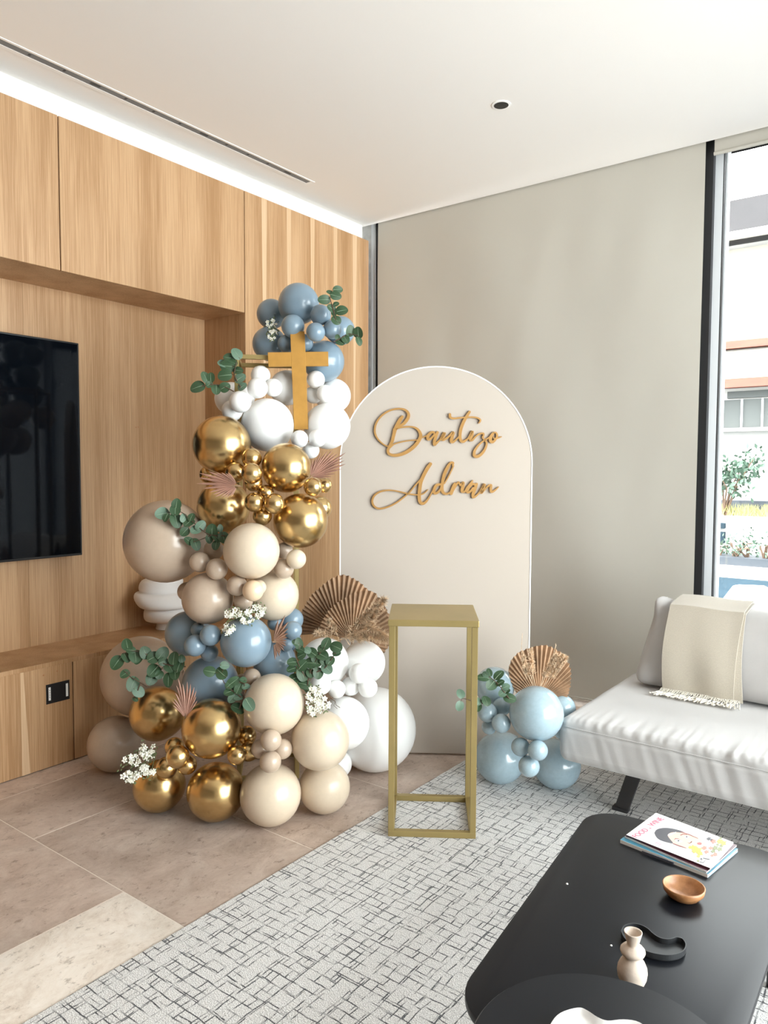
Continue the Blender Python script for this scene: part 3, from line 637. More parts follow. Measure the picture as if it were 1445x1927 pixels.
# ============================================================ BRASS STAND, CROSS
def frame_stand(name, label, P, ang, wd, h, bw, tops=True, top_plate=0):
    A = math.radians(ang); u = Vector((math.cos(A), math.sin(A), 0)); v = Vector((-math.sin(A), math.cos(A), 0)); P = Vector((P[0], P[1], 0))
    t = thing(name, P+(u+v)*wd/2, label, 'stand')
    c = [P, P+u*wd, P+u*wd+v*wd, P+v*wd]; ins = bw/2
    k = [P+(u+v)*ins, P+u*(wd-ins)+v*ins, P+u*(wd-ins)+v*(wd-ins), P+u*ins+v*(wd-ins)]
    Z = Vector((0, 0, 1)); z0 = .008+bw/2; zt = h-top_plate
    for a in k: MB().bar(a+Z*(.008+bw), a+Z*(zt-(bw if tops else 0)), bw, bw, u=u).build('leg', M['brass'], t, bevel=.0012, seg=1)
    for i in range(4):
        a, b = k[i], k[(i+1) % 4]; d = (b-a).normalized()*ins*(1 if i % 2 == 0 else -1)
        MB().bar(a-d+Z*z0, b+d+Z*z0, bw, bw).build('base_rail', M['brass'], t, bevel=.0012, seg=1)
        if tops: MB().bar(a-d+Z*(zt-bw/2), b+d+Z*(zt-bw/2), bw, bw).build('top_rail', M['brass'], t, bevel=.0012, seg=1)
    if top_plate:
        MB().prism([q+Z*(h-top_plate) for q in (c[0]-(u+v)*.004, c[1]+(u-v)*.004, c[2]+(u+v)*.004, c[3]-(u-v)*.004)], (0, 0, top_plate)).build('top_plate', M['brass'], t, bevel=.003)
    return t, u, v
frame_stand('pedestal', 'gold metal pedestal with solid top standing alone on the rug', (-1.709, 2.303), 34, .345, .874, .0235, tops=False, top_plate=.026)
FT = 1.45+(885-668)/1400*3.37
t, fu, fv = frame_stand('display_frame', 'tall open gold metal frame inside the balloon tower', (-2.574, 2.291), 45, .287, FT, .020)
# cross: fastened to the front rail of the frame
A = math.radians(41); cu = Vector((math.cos(A), math.sin(A), 0)); cn = Vector((math.sin(A), -math.cos(A), 0)); q0 = Vector((-2.574, 2.291, 0))+fu*.15+cn*.03
def on_cross(x, y): r = ray(x, y); return EYE+r*((q0-EYE).dot(cn)/r.dot(cn))
t = thing('cross', on_cross(562, 809), 'large gold wooden cross in front of the upper balloons', 'cross')
# two boards: upright and cross arm, read from the outline of the real object
def board(pts, th, z): MB().prism([on_cross(*p)+cn*z for p in pts], cn*-th).build('board', M['cross'], t, bevel=.0008, seg=1)
board([(546, 623.5), (573, 623.5), (580, 808), (553.5, 808)], .016, 0)
board([(503.5, 663), (617.5, 661.5), (618, 688.5), (505, 690)], .015, -.0008)
# ============================================================ ARCH BACKDROP AND LETTERING
A = math.radians(34); au = Vector((math.cos(A), math.sin(A), 0)); an = Vector((math.sin(A), -math.cos(A), 0)); ab = Vector((-2.146, 3.067, 0))
def arch_pt(s, z, o=0): return ab+au*s+Vector((0, 0, z))+an*o
def arch_outline(s0, s1, top, o, inset=0):
    s0 += inset; s1 -= inset; r = (s1-s0)/2; c = (s0+s1)/2; zc = top-inset-r; z0 = .009+inset
    P = [arch_pt(s0, z0, o), arch_pt(s1, z0, o)]+[arch_pt(c+r*math.cos(PI*k/48), zc+r*math.sin(PI*k/48), o) for k in range(49)]
    return P
ar = thing('arch_backdrop', arch_pt(.124, .009), 'tall cream arched fabric panel standing in front of the blind', 'backdrop')
MB().prism(arch_outline(-.356, .602, 1.97, 0), an*-.035).build('panel', M['arch'], ar, bevel=.004)
a1 = arch_outline(-.358, .606, 1.973, .002); a2 = arch_outline(-.358, .606, 1.973, .002, .0062)
m = MB(); n = len(a1); m.v += [tuple(p) for p in a1]+[tuple(p) for p in a2]+[tuple(p-an*.038) for p in a1]
for i in range(1, n): j = (i+1) % n; m.f += [(i, j, n+j, n+i), (i, 2*n+i, 2*n+j, j)]
m.build('piping', M['trimw'], ar, fix=False)
def arch_px(x, y, o=0):
    r = ray(x, y); p = EYE+r*((ab+an*o-EYE).dot(an)/r.dot(an)); return p
LO = .012
def word(label, strokes, cat='lettering'):
    m = MB(); c = None; si = 0
    for scale, ox, oy, pts in strokes:
        si += 1; P = catmull([(ox+x/scale, oy+y/scale, w_/scale/2) for x, y, w_ in pts], 7); Q = []
        for i, (x, y, hw) in enumerate(P):
            a = P[max(0, i-1)]; b = P[min(len(P)-1, i+1)]; dx, dy = b[0]-a[0], b[1]-a[1]; L = math.hypot(dx, dy) or 1
            Q.append((x, y, -dy/L*hw, dx/L*hw, dx/L, dy/L, hw))
        L_, R_ = [(x+a, y+b) for x, y, a, b, *_ in Q], [(x-a, y-b) for x, y, a, b, *_ in Q]
        def cap(q, sgn):
            x, y, a, b, dx, dy, hw = q; o = []
            for k in range(1, 6):
                th = PI*k/6; o.append((x+a*math.cos(th)*sgn+dx*hw*math.sin(th)*sgn, y+b*math.cos(th)*sgn+dy*hw*math.sin(th)*sgn))
            return o
        lift = LO+.00004*si
        kk = len(m.v); nn = len(L_)
        for o in (lift, .0006):
            m.v += [tuple(arch_px(x, y, o)) for x, y in L_]+[tuple(arch_px(x, y, o)) for x, y in R_]
        for i in range(nn-1):
            m.f += [(kk+i, kk+i+1, kk+nn+i+1, kk+nn+i), (kk+i, kk+2*nn+i, kk+2*nn+i+1, kk+i+1), (kk+nn+i+1, kk+3*nn+i+1, kk+3*nn+i, kk+nn+i)]
        for q, sgn, e in ((Q[-1], 1, -1), (Q[0], -1, 0)):
            cp = cap(q, sgn); ring = [(L_[e] if sgn > 0 else R_[e])]+cp+[(R_[e] if sgn > 0 else L_[e])]
            k2 = len(m.v); m.v += [tuple(arch_px(x, y, lift)) for x, y in ring]+[tuple(arch_px(x, y, .0006)) for x, y in ring]; r_ = len(ring)
            m.f.append(tuple(k2+i for i in range(r_)))
            for i in range(r_-1): m.f.append((k2+i, k2+r_+i, k2+r_+i+1, k2+i+1))
    o = m.build('lettering', M['letter'], None, fix=True); return tag(o, label, cat, 'gold script words on the arch')
Z1, Z2, Z3, Z4 = (10.32, 690, 755), (9.633, 800, 760), (10.32, 690, 860), (9.633, 800, 860)
S = lambda z, *p: (*z, p)
word('upper gold cut out script word on the cream arch, with a large looped capital', [
 S(Z1, (415, 880, 26), (330, 840, 26), (230, 750, 30), (168, 640, 36), (160, 520, 36), (200, 400, 36), (290, 285, 34), (420, 195, 34), (560, 152, 34), (690, 150, 36), (770, 185, 46), (812, 250, 56), (805, 320, 62), (765, 385, 62), (715, 440, 56), (640, 480, 50), (560, 515, 44), (512, 560, 20)),
 S(Z1, (695, 300, 50), (655, 350, 66), (600, 450, 74), (550, 560, 70), (520, 680, 62), (490, 790, 62), (440, 890, 56), (412, 960, 52), (440, 1025, 52), (540, 1052, 56), (660, 1035, 62), (780, 985, 66), (900, 900, 66), (990, 800, 66), (1045, 690, 66), (1030, 600, 56), (970, 530, 42), (880, 498, 30), (760, 498, 28), (640, 515, 28), (575, 540, 30)),
 S(Z1, (455, 900, 30), (540, 832, 26), (700, 785, 24), (860, 762, 22), (980, 755, 22)),
 S(Z1, (1075, 710, 22), (1120, 690, 20), (1165, 672, 22)),
 S(Z1, (1310, 610, 44), (1260, 605, 48), (1200, 660, 56), (1185, 725, 56), (1225, 740, 46), (1280, 690, 38), (1320, 640, 36)),
 S(Z1, (1375, 605, 50), (1345, 680, 58), (1315, 780, 58), (1318, 845, 52), (1360, 820, 30), (1420, 750, 28)),
 S(Z2, (170, 735, 30), (225, 690, 28), (280, 640, 30), (345, 530, 56), (330, 590, 60), (315, 645, 56), (360, 640, 40), (420, 600, 34), (510, 520, 50), (490, 600, 58), (475, 680, 58), (510, 690, 42), (560, 650, 30), (610, 600, 26)),
 S(Z2, (805, 145, 44), (755, 225, 52), (695, 330, 56), (650, 450, 56), (632, 570, 54), (645, 660, 52), (690, 685, 48), (745, 655, 34), (790, 610, 30), (855, 500, 44), (845, 570, 56), (820, 650, 56), (860, 655, 36), (910, 600, 30), (975, 550, 30), (1050, 535, 34), (1060, 570, 30), (1045, 610, 34), (1080, 655, 30), (1115, 715, 34), (1095, 800, 40), (1040, 890, 46), (960, 950, 54), (895, 940, 54), (895, 860, 46), (950, 770, 36), (1020, 700, 30), (1090, 655, 26), (1160, 610, 26)),
 S(Z2, (450, 190, 44), (455, 240, 46), (510, 265, 36), (620, 255, 28), (740, 245, 26), (860, 240, 28), (950, 255, 30), (1000, 290, 32), (990, 330, 26), (970, 352, 16)),
 S(Z2, (1240, 525, 40), (1190, 600, 58), (1185, 670, 56), (1225, 690, 50), (1280, 640, 36), (1305, 570, 34), (1280, 520, 30), (1240, 525, 28)),
 S(Z2, (1235, 600, 16), (1255, 632, 22), (1310, 625, 24), (1385, 595, 16)),
])
word('lower gold cut out script word on the cream arch, with a long swash', [
 S(Z3, (1240, 135, 62), (1180, 220, 68), (1110, 350, 66), (1055, 480, 66), (1030, 620, 66), (1020, 760, 64), (1035, 870, 62), (1090, 905, 56), (1150, 870, 44), (1210, 790, 32), (1260, 700, 28), (1300, 640, 40)),
 S(Z3, (1060, 430, 40), (1000, 490, 30), (920, 580, 26), (830, 690, 26), (700, 800, 28), (560, 900, 30), (400, 975, 32), (250, 1003, 34), (150, 960, 36), (108, 870, 36), (140, 765, 36), (230, 690, 34), (350, 652, 30), (500, 650, 26), (650, 675, 26), (780, 710, 28), (900, 728, 28), (1000, 735, 24), (1100, 715, 22), (1190, 635, 16)),
 S(Z4, (270, 495, 40), (200, 520, 52), (160, 600, 54), (170, 655, 50), (225, 645, 44), (280, 580, 36), (290, 530, 30)),
 S(Z4, (500, 150, 30), (510, 105, 34), (460, 110, 44), (400, 200, 56), (350, 310, 58), (320, 430, 58), (305, 560, 56), (325, 640, 52), (380, 670, 40), (440, 650, 34)),
 S(Z4, (515, 160, 26), (480, 240, 24), (420, 360, 24), (350, 480, 24)),
 S(Z4, (535, 485, 46), (505, 560, 62), (470, 660, 62)), S(Z4, (480, 640, 50), (540, 540, 44), (600, 460, 34), (620, 480, 30), (640, 515, 30), (690, 465, 50), (680, 540, 58), (670, 620, 54), (720, 625, 34), (760, 560, 34), (860, 430, 26)),
 S(Z4, (900, 500, 40), (850, 490, 50), (780, 560, 58), (765, 630, 56), (820, 625, 40), (870, 560, 36)),
 S(Z4, (935, 490, 46), (905, 570, 58), (870, 670, 58), (875, 725, 52), (930, 700, 32), (1000, 620, 32), (1075, 490, 50), (1045, 570, 62), (1015, 645, 58), (1070, 600, 34), (1140, 530, 32), (1195, 510, 40), (1190, 570, 44), (1200, 630, 46), (1260, 610, 30), (1330, 545, 18)),
])
# ============================================================ LEAVES, FLOWERS, PALMS
def leaf_mesh(m, asp=.86):
    b = MB(); n = 12; rows = []
    for i in range(13):
        f = i/12; y = -math.cos(PI*f); hw = asp*math.sqrt(max(0, 1-y*y))*(1-.10*y)
        rows.append([(x*hw, y, .16*(x*hw)**2-.10*y*y+.03*math.sin(5*f+x)) for x in (-1, -.5, 0, .5, 1)])
    b.sheet(rows); return b.mesh('leaf', m, smooth=True, fix=False)
LM = [leaf_mesh(M['leaf'], .88), leaf_mesh(M['leaf'], .74), leaf_mesh(M['leaf_l'], .86)]
vm = MB().tube([(0, -1, -.09), (0, -.3, .012), (0, .8, -.05)], [.04, .03, .012], 4).mesh('vein', M['vein'])
rl = random.Random(11)
def sprig(label, sc_, ox, oy, d0, stems, leaves, group='eucalyptus sprigs in the balloons', pale=.2, gap=.03):
    W = lambda x, y, g=gap: front(ox+x/sc_, oy+y/sc_, d0, g)
    base = W(*stems[0][0]); t = thing('eucalyptus_sprig', base, label, 'eucalyptus', group); m = MB(); SP = []
    for s in stems:
        P = [W(x, y) for x, y in s]; P = [Vector(q) for q in catmull([tuple(p) for p in P], 5)]; SP += P
        m.tube(P, [.0026-.0014*i/len(P) for i in range(len(P))], 6)
    for L in leaves:
        x, y, r = L[:3]; p = W(x, y, gap+rl.uniform(.0, .025)); R = r/sc_*((p-EYE).length)/F*1.2
        near = min(SP, key=lambda q: (q-p).length); view = (EYE-p).normalized()
        out = (p-near); out -= view*out.dot(view)
        if out.length < .004: out = Vector((rl.uniform(-1, 1), 0, rl.uniform(-1, 1)))
        out.normalize(); tilt = rl.uniform(-.55, .55); nrm = (view+out*rl.uniform(-.5, .3)+view.cross(out)*tilt+Vector((0, 0, .25))).normalized()
        yv = (out-nrm*out.dot(nrm)).normalized(); xv = yv.cross(nrm)
        mw = Matrix(((xv.x*R, yv.x*R, nrm.x*R, p.x), (xv.y*R, yv.y*R, nrm.y*R, p.y), (xv.z*R, yv.z*R, nrm.z*R, p.z), (0, 0, 0, 1)))
        o = link('leaf', LM[2] if rl.random() < pale else LM[rl.choice((0, 0, 1))], t, mw)
        if R > .012: link('vein', vm, o, mw @ Matrix.Translation((0, 0, .03)))
        m.tube([near, p-yv*R*.95], .0011, 4)
    m.build('stem', M['stem'], t); return t
Ca, Cb, Cc, Cd, Ce = (3.803, 340, 500), (3.141, 220, 760), (4.014, 160, 1130), (3.853, 440, 1080), (5.161, 840, 1190)
sprig('dark eucalyptus sprig rising beside the topmost blue balloon', *Ca, 3.25, [[(1110, 390), (1085, 290), (1070, 230), (1085, 175)]],
 [(1125, 170, 30), (1110, 215, 34), (1065, 190, 19), (1027, 243, 38), (1080, 305, 30), (1112, 275, 19), (1152, 322, 37), (1112, 390, 31), (1098, 340, 20)], pale=.05)
sprig('short eucalyptus sprig reaching right from the top balloon cluster', *Ca, 3.3, [[(1095, 545), (1150, 515), (1200, 488), (1270, 500)]],
 [(1213, 467, 34), (1270, 480, 35), (1275, 540, 29), (1180, 527, 28), (1142, 545, 29), (1122, 512, 18)], pale=.05)
sprig('drooping eucalyptus sprig at the left of the white tier, over the frame corner', *Ca, 3.2, [[(430, 870), (385, 780), (400, 690), (405, 640)], [(380, 900), (300, 860), (240, 850), (140, 865)]],
 [(400, 630, 38), (350, 660, 36), (335, 718, 44), (315, 785, 42), (300, 700, 30), (425, 805, 36), (410, 750, 32), (375, 695, 26), (120, 870, 44), (178, 800, 38), (215, 800, 30), (255, 885, 33), (315, 870, 34), (205, 850, 22), (440, 865, 30)])
sprig('long eucalyptus sprig lying over the giant beige balloon', *Cb, 3.1, [[(640, 780), (540, 770), (450, 700), (380, 640), (300, 640)], [(560, 775), (500, 800), (440, 820)]],
 [(270, 650, 38), (352, 592, 27), (345, 625, 30), (350, 690, 38), (290, 672, 22), (425, 700, 30), (440, 670, 22), (400, 755, 26), (495, 720, 29), (465, 745, 28), (425, 810, 25), (465, 830, 33), (562, 750, 34), (590, 790, 30), (585, 835, 28), (630, 790, 30), (610, 735, 20), (545, 800, 22), (395, 675, 24)])
sprig('long dark eucalyptus sprig crossing the giant balloon by the bench', *Cc, 3.15, [[(760, 500), (600, 480), (460, 405), (360, 380), (290, 400)]],
 [(318, 335, 38), (345, 375, 30), (240, 470, 45), (310, 430, 35), (380, 420, 44), (455, 395, 40), (400, 450, 30), (520, 430, 42), (585, 400, 43), (520, 530, 47), (500, 590, 42), (670, 435, 43), (640, 500, 40), (710, 490, 44), (630, 600, 44), (730, 440, 25), (560, 560, 30), (680, 550, 40), (590, 460, 30)], pale=.05)
sprig('short eucalyptus sprig hanging above the upper left gold balloon', *Cc, 3.12, [[(470, 650), (420, 620), (350, 580), (295, 530)], [(420, 620), (390, 700), (365, 755)]],
 [(300, 555, 30), (360, 630, 46), (405, 690, 38), (380, 745, 20)], pale=.1)
sprig('upright eucalyptus sprig between the blue balloon and the tall cream one', *Cc, 3.0, [[(1150, 860), (1180, 740), (1110, 680), (1040, 600), (1045, 490)], [(1180, 790), (1200, 700), (1205, 600)]],
 [(1055, 490, 30), (1030, 548, 42), (940, 535, 38), (1120, 615, 44), (1160, 665, 35), (1195, 600, 24), (1215, 650, 26), (1090, 690, 35), (1160, 730, 30), (1110, 740, 30), (1155, 815, 44), (1240, 785, 44), (1090, 640, 28)], pale=.3)
sprig('dense eucalyptus bunch beside the right leg of the tall frame', *Cd, 3.08, [[(530, 850), (550, 720), (610, 600), (670, 500)], [(540, 780), (480, 680), (440, 560), (470, 500)], [(560, 720), (650, 690), (720, 600), (760, 540)]],
 [(670, 505, 40), (740, 530, 40), (565, 570, 35), (640, 590, 42), (640, 540, 30), (700, 630, 34), (675, 685, 38), (560, 645, 40), (500, 660, 38), (500, 725, 46), (425, 640, 34), (420, 690, 32), (435, 760, 38), (490, 590, 30), (470, 505, 36), (480, 545, 30), (555, 720, 30), (610, 720, 36), (510, 800, 40), (535, 555, 24), (650, 640, 27), (450, 500, 27), (745, 575, 26), (540, 830, 27), (600, 650, 30), (590, 610, 30)], pale=.1)
sprig('light green eucalyptus sprig above the small pale blue cluster', *Ce, 3.08, [[(625, 665), (560, 580), (500, 500), (430, 440)]],
 [(415, 390, 34), (355, 440, 50), (435, 507, 52), (508, 415, 50), (520, 490, 38), (575, 530, 35), (545, 590, 36), (615, 640, 52), (380, 410, 30), (590, 570, 26)], 'eucalyptus sprigs by the small cluster', pale=.35, gap=.015)
sprig('eucalyptus sprig seen through the gold pedestal, left of the pale blue cluster', *Ce, 3.12, [[(430, 690), (310, 685), (200, 650), (150, 640)]],
 [(137, 595, 40), (128, 715, 40), (310, 670, 32), (385, 665, 44), (305, 725, 36)], 'eucalyptus sprigs by the small cluster', pale=.2, gap=.015)
# blossom: four petals round a small eye
bb = MB()
for k in range(5):
    a = 2*PI*k/5; c_, s_ = math.cos(a), math.sin(a); q = len(bb.v)
    for x, y, z in ((.1, 0, .05), (.55, -.34, .28), (1, -.12, .12), (1, .12, .12), (.55, .34, .28)): bb.v.append((x*c_-y*s_, x*s_+y*c_, z))
    bb.f.append(tuple(q+i for i in range(5)))
BLM = bb.mesh('blossom', M['petal'], fix=False)
eye = MB().tube([(0, 0, 0), (0, 0, .16)], .12, 5).mesh('flower_eye', M['petal_c'])
rf = random.Random(5)
def flowers(label, sc_, ox, oy, d0, blobs, root, gap=.03, size=(.008, .0125)):
    W = lambda x, y, g=gap: front(ox+x/sc_, oy+y/sc_, d0, g)
    r0 = W(*root); t = thing('flower_sprig', r0, label, 'flowers', 'white flower sprigs in the balloon tower'); st = MB(); gr_ = MB()
    for bx, by, rx, ry, n in blobs:
        hub = W(bx, by, .008); st.tube([r0, (r0+hub)/2+Vector((0, 0, .004)), hub], [.002, .0014, .0012], 5)
        for k in range(n):
            a = rf.uniform(0, 2*PI); q = math.sqrt(rf.random()); p = W(bx+rx*q*math.cos(a), by+ry*q*math.sin(a), gap*rf.uniform(.5, 1.4)); s = rf.uniform(*size)
            view = (EYE-p).normalized(); nn = (view+Vector((rf.gauss(0, .45), rf.gauss(0, .45), rf.gauss(.2, .45)))).normalized()
            rot = nn.to_track_quat('Z', 'Y').to_matrix().to_4x4(); mw = Matrix.Translation(p) @ rot @ Matrix.Rotation(rf.uniform(0, 2), 4, 'Z') @ Matrix.Scale(s, 4)
            o = link('blossom', BLM, t, mw); link('flower_eye', eye, o, mw)
            st.tube([hub, (hub+p)/2+Vector((0, 0, -.004)), p-nn*.001], .0007, 3, cap=False)
            for j in range(2):
                g = p-view*.012+Vector((rf.gauss(0, .010), rf.gauss(0, .008), rf.gauss(0, .010))); aa = Vector((rf.gauss(0, 1), rf.gauss(0, 1), rf.gauss(0, 1))).normalized()*.008; b_ = aa.cross(view).normalized()*.003; kx = len(gr_.v)
                gr_.v += [tuple(g-aa), tuple(g+b_), tuple(g+aa), tuple(g-b_)]; gr_.f.append((kx, kx+1, kx+2, kx+3))
    st.build('stalk', M['sprigg'], t); tag(gr_.build('leaflets', M['sprigg'], t, fix=False), kind='stuff'); return t
flowers('small white flower sprig left of the cross top, against the blue balloons', *Ca, 3.4, [(645, 430, 40, 45, 14), (660, 490, 36, 42, 14)], (700, 470), size=(.006, .010))
flowers('white flower sprig lying on the large blue balloon in the middle', *Cb, 3.0, [(690, 1240, 50, 34, 18), (770, 1255, 50, 42, 20), (840, 1225, 48, 40, 18), (660, 1325, 36, 34, 14)], (650, 1290))
flowers('white flower sprig at the lower left beside the small gold balloons', *Cc, 2.98, [(350, 1200, 55, 36, 12), (470, 1140, 60, 60, 18), (440, 1230, 60, 50, 12), (330, 1330, 60, 46, 22), (430, 1300, 60, 30, 12), (500, 1290, 30, 30, 5)], (540, 1150), size=(.008, .014))
fs = flowers('white flower sprig between the cream and white balloons at right', *Cd, 3.0, [(580, 870, 60, 50, 22), (600, 930, 70, 48, 22), (580, 985, 50, 36, 14), (660, 945, 40, 36, 10)], (520, 980))
Wd = lambda x, y: front(440+x/3.853, 1080+y/3.853, 3.1, .03)
MB().tube([Wd(640, 910), Wd(700, 900), Wd(735, 925), Wd(740, 950), Wd(770, 970)], .0012, 5).tube([Wd(735, 925), Wd(725, 955), Wd(750, 978)], .001, 5).build('bare_twig', M['stem'], fs)
# palm leaves
def palm(label, name, m, base, e1, e2, angs, Rf, n, fold, jag, r0=.02, cup=0, stem=None, group='small dried palm spears in the balloons', seed=1):
    r = random.Random(seed); base = Vector(base); e1 = Vector(e1).normalized(); e2 = Vector(e2); e2 = (e2-e1*e2.dot(e1)).normalized(); e3 = e1.cross(e2)
    t = thing(name, base, label, 'dried palm', group); mb = MB(); rows = []
    a0, a1 = angs; N = 2*n
    for k in range(N+1):
        f = k/N; a = math.radians(a0+(a1-a0)*f); R = Rf(f); tipj = (1 if k % 2 else 1-jag*r.uniform(.6, 1.3)); s = 1 if k % 2 else -1
        rows.append([base+(e1*math.cos(a)+e2*math.sin(a))*(r0+(R*tipj-r0)*g)+e3*(s*fold*(.15+.85*g)*min(1, R/.2)+cup*g*g) for g in (0, .3, .6, .85, 1)])
    if jag > .1:
        mb = MB(); w0 = math.radians(abs(a1-a0))/n
        for k in range(n+1):
            a = math.radians(a0+(a1-a0)*k/n)+r.uniform(-.02, .02); R = Rf(k/n)*r.uniform(.88, 1.04); D = e1*math.cos(a)+e2*math.sin(a); S_ = D.cross(e3).normalized(); lz = r.uniform(-.004, .004); sec = []
            for g, wf in ((0, 1.0), (.25, 1.1), (.5, 1.0), (.7, .72), (.88, .38), (1, .03)):
                rr = r0+(R-r0)*g; hw = max(.0010*wf, min(w0*rr*.62, .0062)*wf); c_ = base+D*rr+e3*(lz*g+.012*g*g)-UP*(.010*g*g)
                sec.append([c_-S_*hw-e3*hw*.5, c_+e3*hw*.5, c_+S_*hw-e3*hw*.5])
            mb.sheet(sec)
        rows = None
    if rows: mb.sheet(rows)
    k = len(mb.v)
    mb.v += [tuple(Vector(v)-e3*.0006) for v in mb.v[:k]]; mb.f += [tuple(reversed([i+k for i in f])) for f in mb.f[:]]
    mb.build('blade', M[m], t, fix=False)
    mid = base+(e1*math.cos(math.radians((a0+a1)/2))+e2*math.sin(math.radians((a0+a1)/2)))*r0*2
    st = stem or (base-(mid-base).normalized()*.1); MB().tube([Vector(st), base, mid], [.003, .0035, .002], 6).build('stem', M['palm'], t); return t
def spear(label, bx, by, tx, ty, d, half, n=10, m='palm_p', seed=1, toward=.05, jag=.10, power=.6):
    B = front(bx, by, d, .012); T = front(tx, ty, d-toward, .02); ax = (T-B); L = ax.length; ax.normalize(); side = ax.cross((EYE-B).normalized()).normalized()
    # spear outline: long in the middle, shorter outer fingers; fan axis along ax
    Rf = lambda f: L*(.62+.38*math.sin(PI*f)**power)
    return palm(label, 'palm_spear', m, B, side, ax, (90-half, 90+half), Rf, n, .0035, jag, r0=.012, seed=seed)
def fan(label, cx, cy, d, a0, a1, R, n, seed, m='palm', lobes=.06, fold=.006, tilt=0):
    B = at(cx, cy, d); r = random.Random(seed); ph = r.uniform(0, 6)
    e2 = (UP+FW*tilt).normalized()
    return palm(label, 'palm_fan', m, B, RT, e2, (a0, a1), lambda f: R(f) if callable(R) else R*(1+lobes*math.sin(5*f+ph)), n, fold, .03, r0=.03, seed=seed, group='large dried palm fans', stem=B-UP*.12)
def prad(pts, cx, cy, d, a0, a1):
    """radius profile of a fan from outline points seen round its centre"""
    L = sorted(((math.degrees(math.atan2(-(y-cy), x-cx))-a0+60) % 360+a0-60, math.hypot(x-cx, y-cy)*d/F) for x, y in pts)
    def f(t):
        a = a0+(a1-a0)*t
        for (p, q), (u, v) in zip(L, L[1:]):
            if p <= a <= u: return q+(v-q)*(a-p)/(u-p)
        return L[0][1] if a < L[0][0] else L[-1][1]
    return f
def spear(label, cx, cy, d, outline, a0, a1, n, seed, m='palm_p', jag=.13):
    f0 = prad(outline, cx, cy, d, a0, a1)
    return palm(label, 'palm_spear', m, at(cx, cy, d), RT, (UP+FW*.12), (a0, a1), f0, n, .0035, jag, r0=.012, seed=seed, stem=at(cx, cy, d)+FW*.08)
spear('pink dried palm spear pointing left between gold balloons', 447, 914, 3.00, [(443, 890), (412, 885), (395, 882), (379, 883), (374, 897), (373, 910), (385, 919), (400, 927), (420, 934), (436, 930)], 122, 240, 16, 2)
spear('pink dried palm spear pointing up right beside the white tier', 584, 899, 3.10, [(585, 866), (602, 851), (634, 844), (654, 851), (650, 868), (637, 886), (615, 896)], 4, 88, 17, 3)
spear('dark brown dried palm spear standing beside the lower blue balloons', 514, 1208, 2.98, [(521, 1165), (532, 1147), (540, 1149), (544, 1170), (545, 1186), (541, 1204), (531, 1222), (519, 1236)], -80, 78, 15, 4, 'palm_d')
spear('pink brown dried palm spear standing behind the lower gold pair', 349, 1353, 2.98, [(324, 1322), (325, 1300), (328, 1284), (337, 1273), (349, 1280), (362, 1289), (371, 1298), (373, 1314), (362, 1332)], 55, 128, 13, 5, 'palm_p')
dA, dB = 3.72, 3.56
o1 = [(560, 1186), (572, 1141), (602, 1104), (640, 1080), (655, 1082), (690, 1106), (715, 1128), (735, 1160)]
fan('taller dried palm fan at the back behind the white balloons', 640, 1190, dA, -5, 184, prad(o1, 640, 1190, dA, -5, 184), 34, 6, fold=.007)
o2 = [(600, 1185), (610, 1160), (628, 1138), (648, 1126), (680, 1112), (705, 1114), (722, 1135), (732, 1168), (735, 1210), (724, 1228)]
fan('lower broader dried palm fan in front, beside the pedestal top', 662, 1205, dB, -22, 165, prad(o2, 662, 1205, dB, -22, 165), 30, 8, fold=.007, tilt=.1)
o3 = [(1068, 1310), (1074, 1284), (1072, 1250), (1055, 1226), (1030, 1213), (1000, 1217), (975, 1226), (960, 1243), (956, 1262), (962, 1285), (971, 1303)]
fan('wide dried palm fan rising from the small pale blue cluster', 1014, 1318, 3.32, 5, 176, prad(o3, 1014, 1318, 3.32, 5, 176), 32, 9, fold=.006)
def pampas(label, stems, d, n, ln, seed, group='pampas grass sprays'):
    r = random.Random(seed); B = at(*stems[0][0], d); t = thing('pampas_grass', B, label, 'pampas grass', group); st = MB(); fl_ = MB()
    for s in stems:
        P = [Vector(p) for p in catmull([tuple(at(x, y, d-.02*i)) for i, (x, y) in enumerate(s)], 8)]
        st.tube(P, .0012, 4)
        for k in range(n):
            f = r.uniform(.25, 1)**.8; i = min(len(P)-2, int(f*(len(P)-1))); p = P[i].lerp(P[i+1], r.random()); dr = (P[i+1]-P[i]).normalized()
            q = (dr*1.0+Vector((r.gauss(0, .6), r.gauss(0, .6), r.gauss(0, .6)))).normalized()*ln*r.uniform(.4, 1)*(1.25-f*.5); a = q.cross(Vector((r.gauss(0, 1), r.gauss(0, 1), r.gauss(0, 1)))).normalized()*(.0012 if ln > .035 else .0007); kx = len(fl_.v)
            m_ = p+q*.55+Vector((0, 0, -.004)); e = p+q+Vector((0, 0, -.012*r.random()))
            fl_.v += [tuple(p-a), tuple(p+a), tuple(m_+a*1.4), tuple(m_-a*1.4), tuple(e)]; fl_.f += [(kx, kx+1, kx+2, kx+3), (kx+3, kx+2, kx+4)]
    st.build('stalk', M['pampas'], t); tag(fl_.build('plume', M['pampas'], t, fix=False), kind='stuff'); return t
pampas('fluffy pampas spray leaning right in front of the large palm fans', [[(600, 1212), (650, 1200), (690, 1180), (728, 1196)], [(640, 1205), (660, 1190), (680, 1165), (706, 1140)], [(640, 1205), (665, 1200), (695, 1195), (733, 1204)], [(660, 1195), (690, 1170), (705, 1150), (722, 1128)]], 3.40, 750, .05, 1, 'pampas grass sprays by the large fans')
pampas('shorter pampas spray at the left foot of the large palm fans', [[(640, 1210), (625, 1200), (610, 1192), (596, 1190)], [(640, 1210), (632, 1190), (625, 1178), (620, 1168)]], 3.42, 480, .04, 2, 'pampas grass sprays by the large fans')
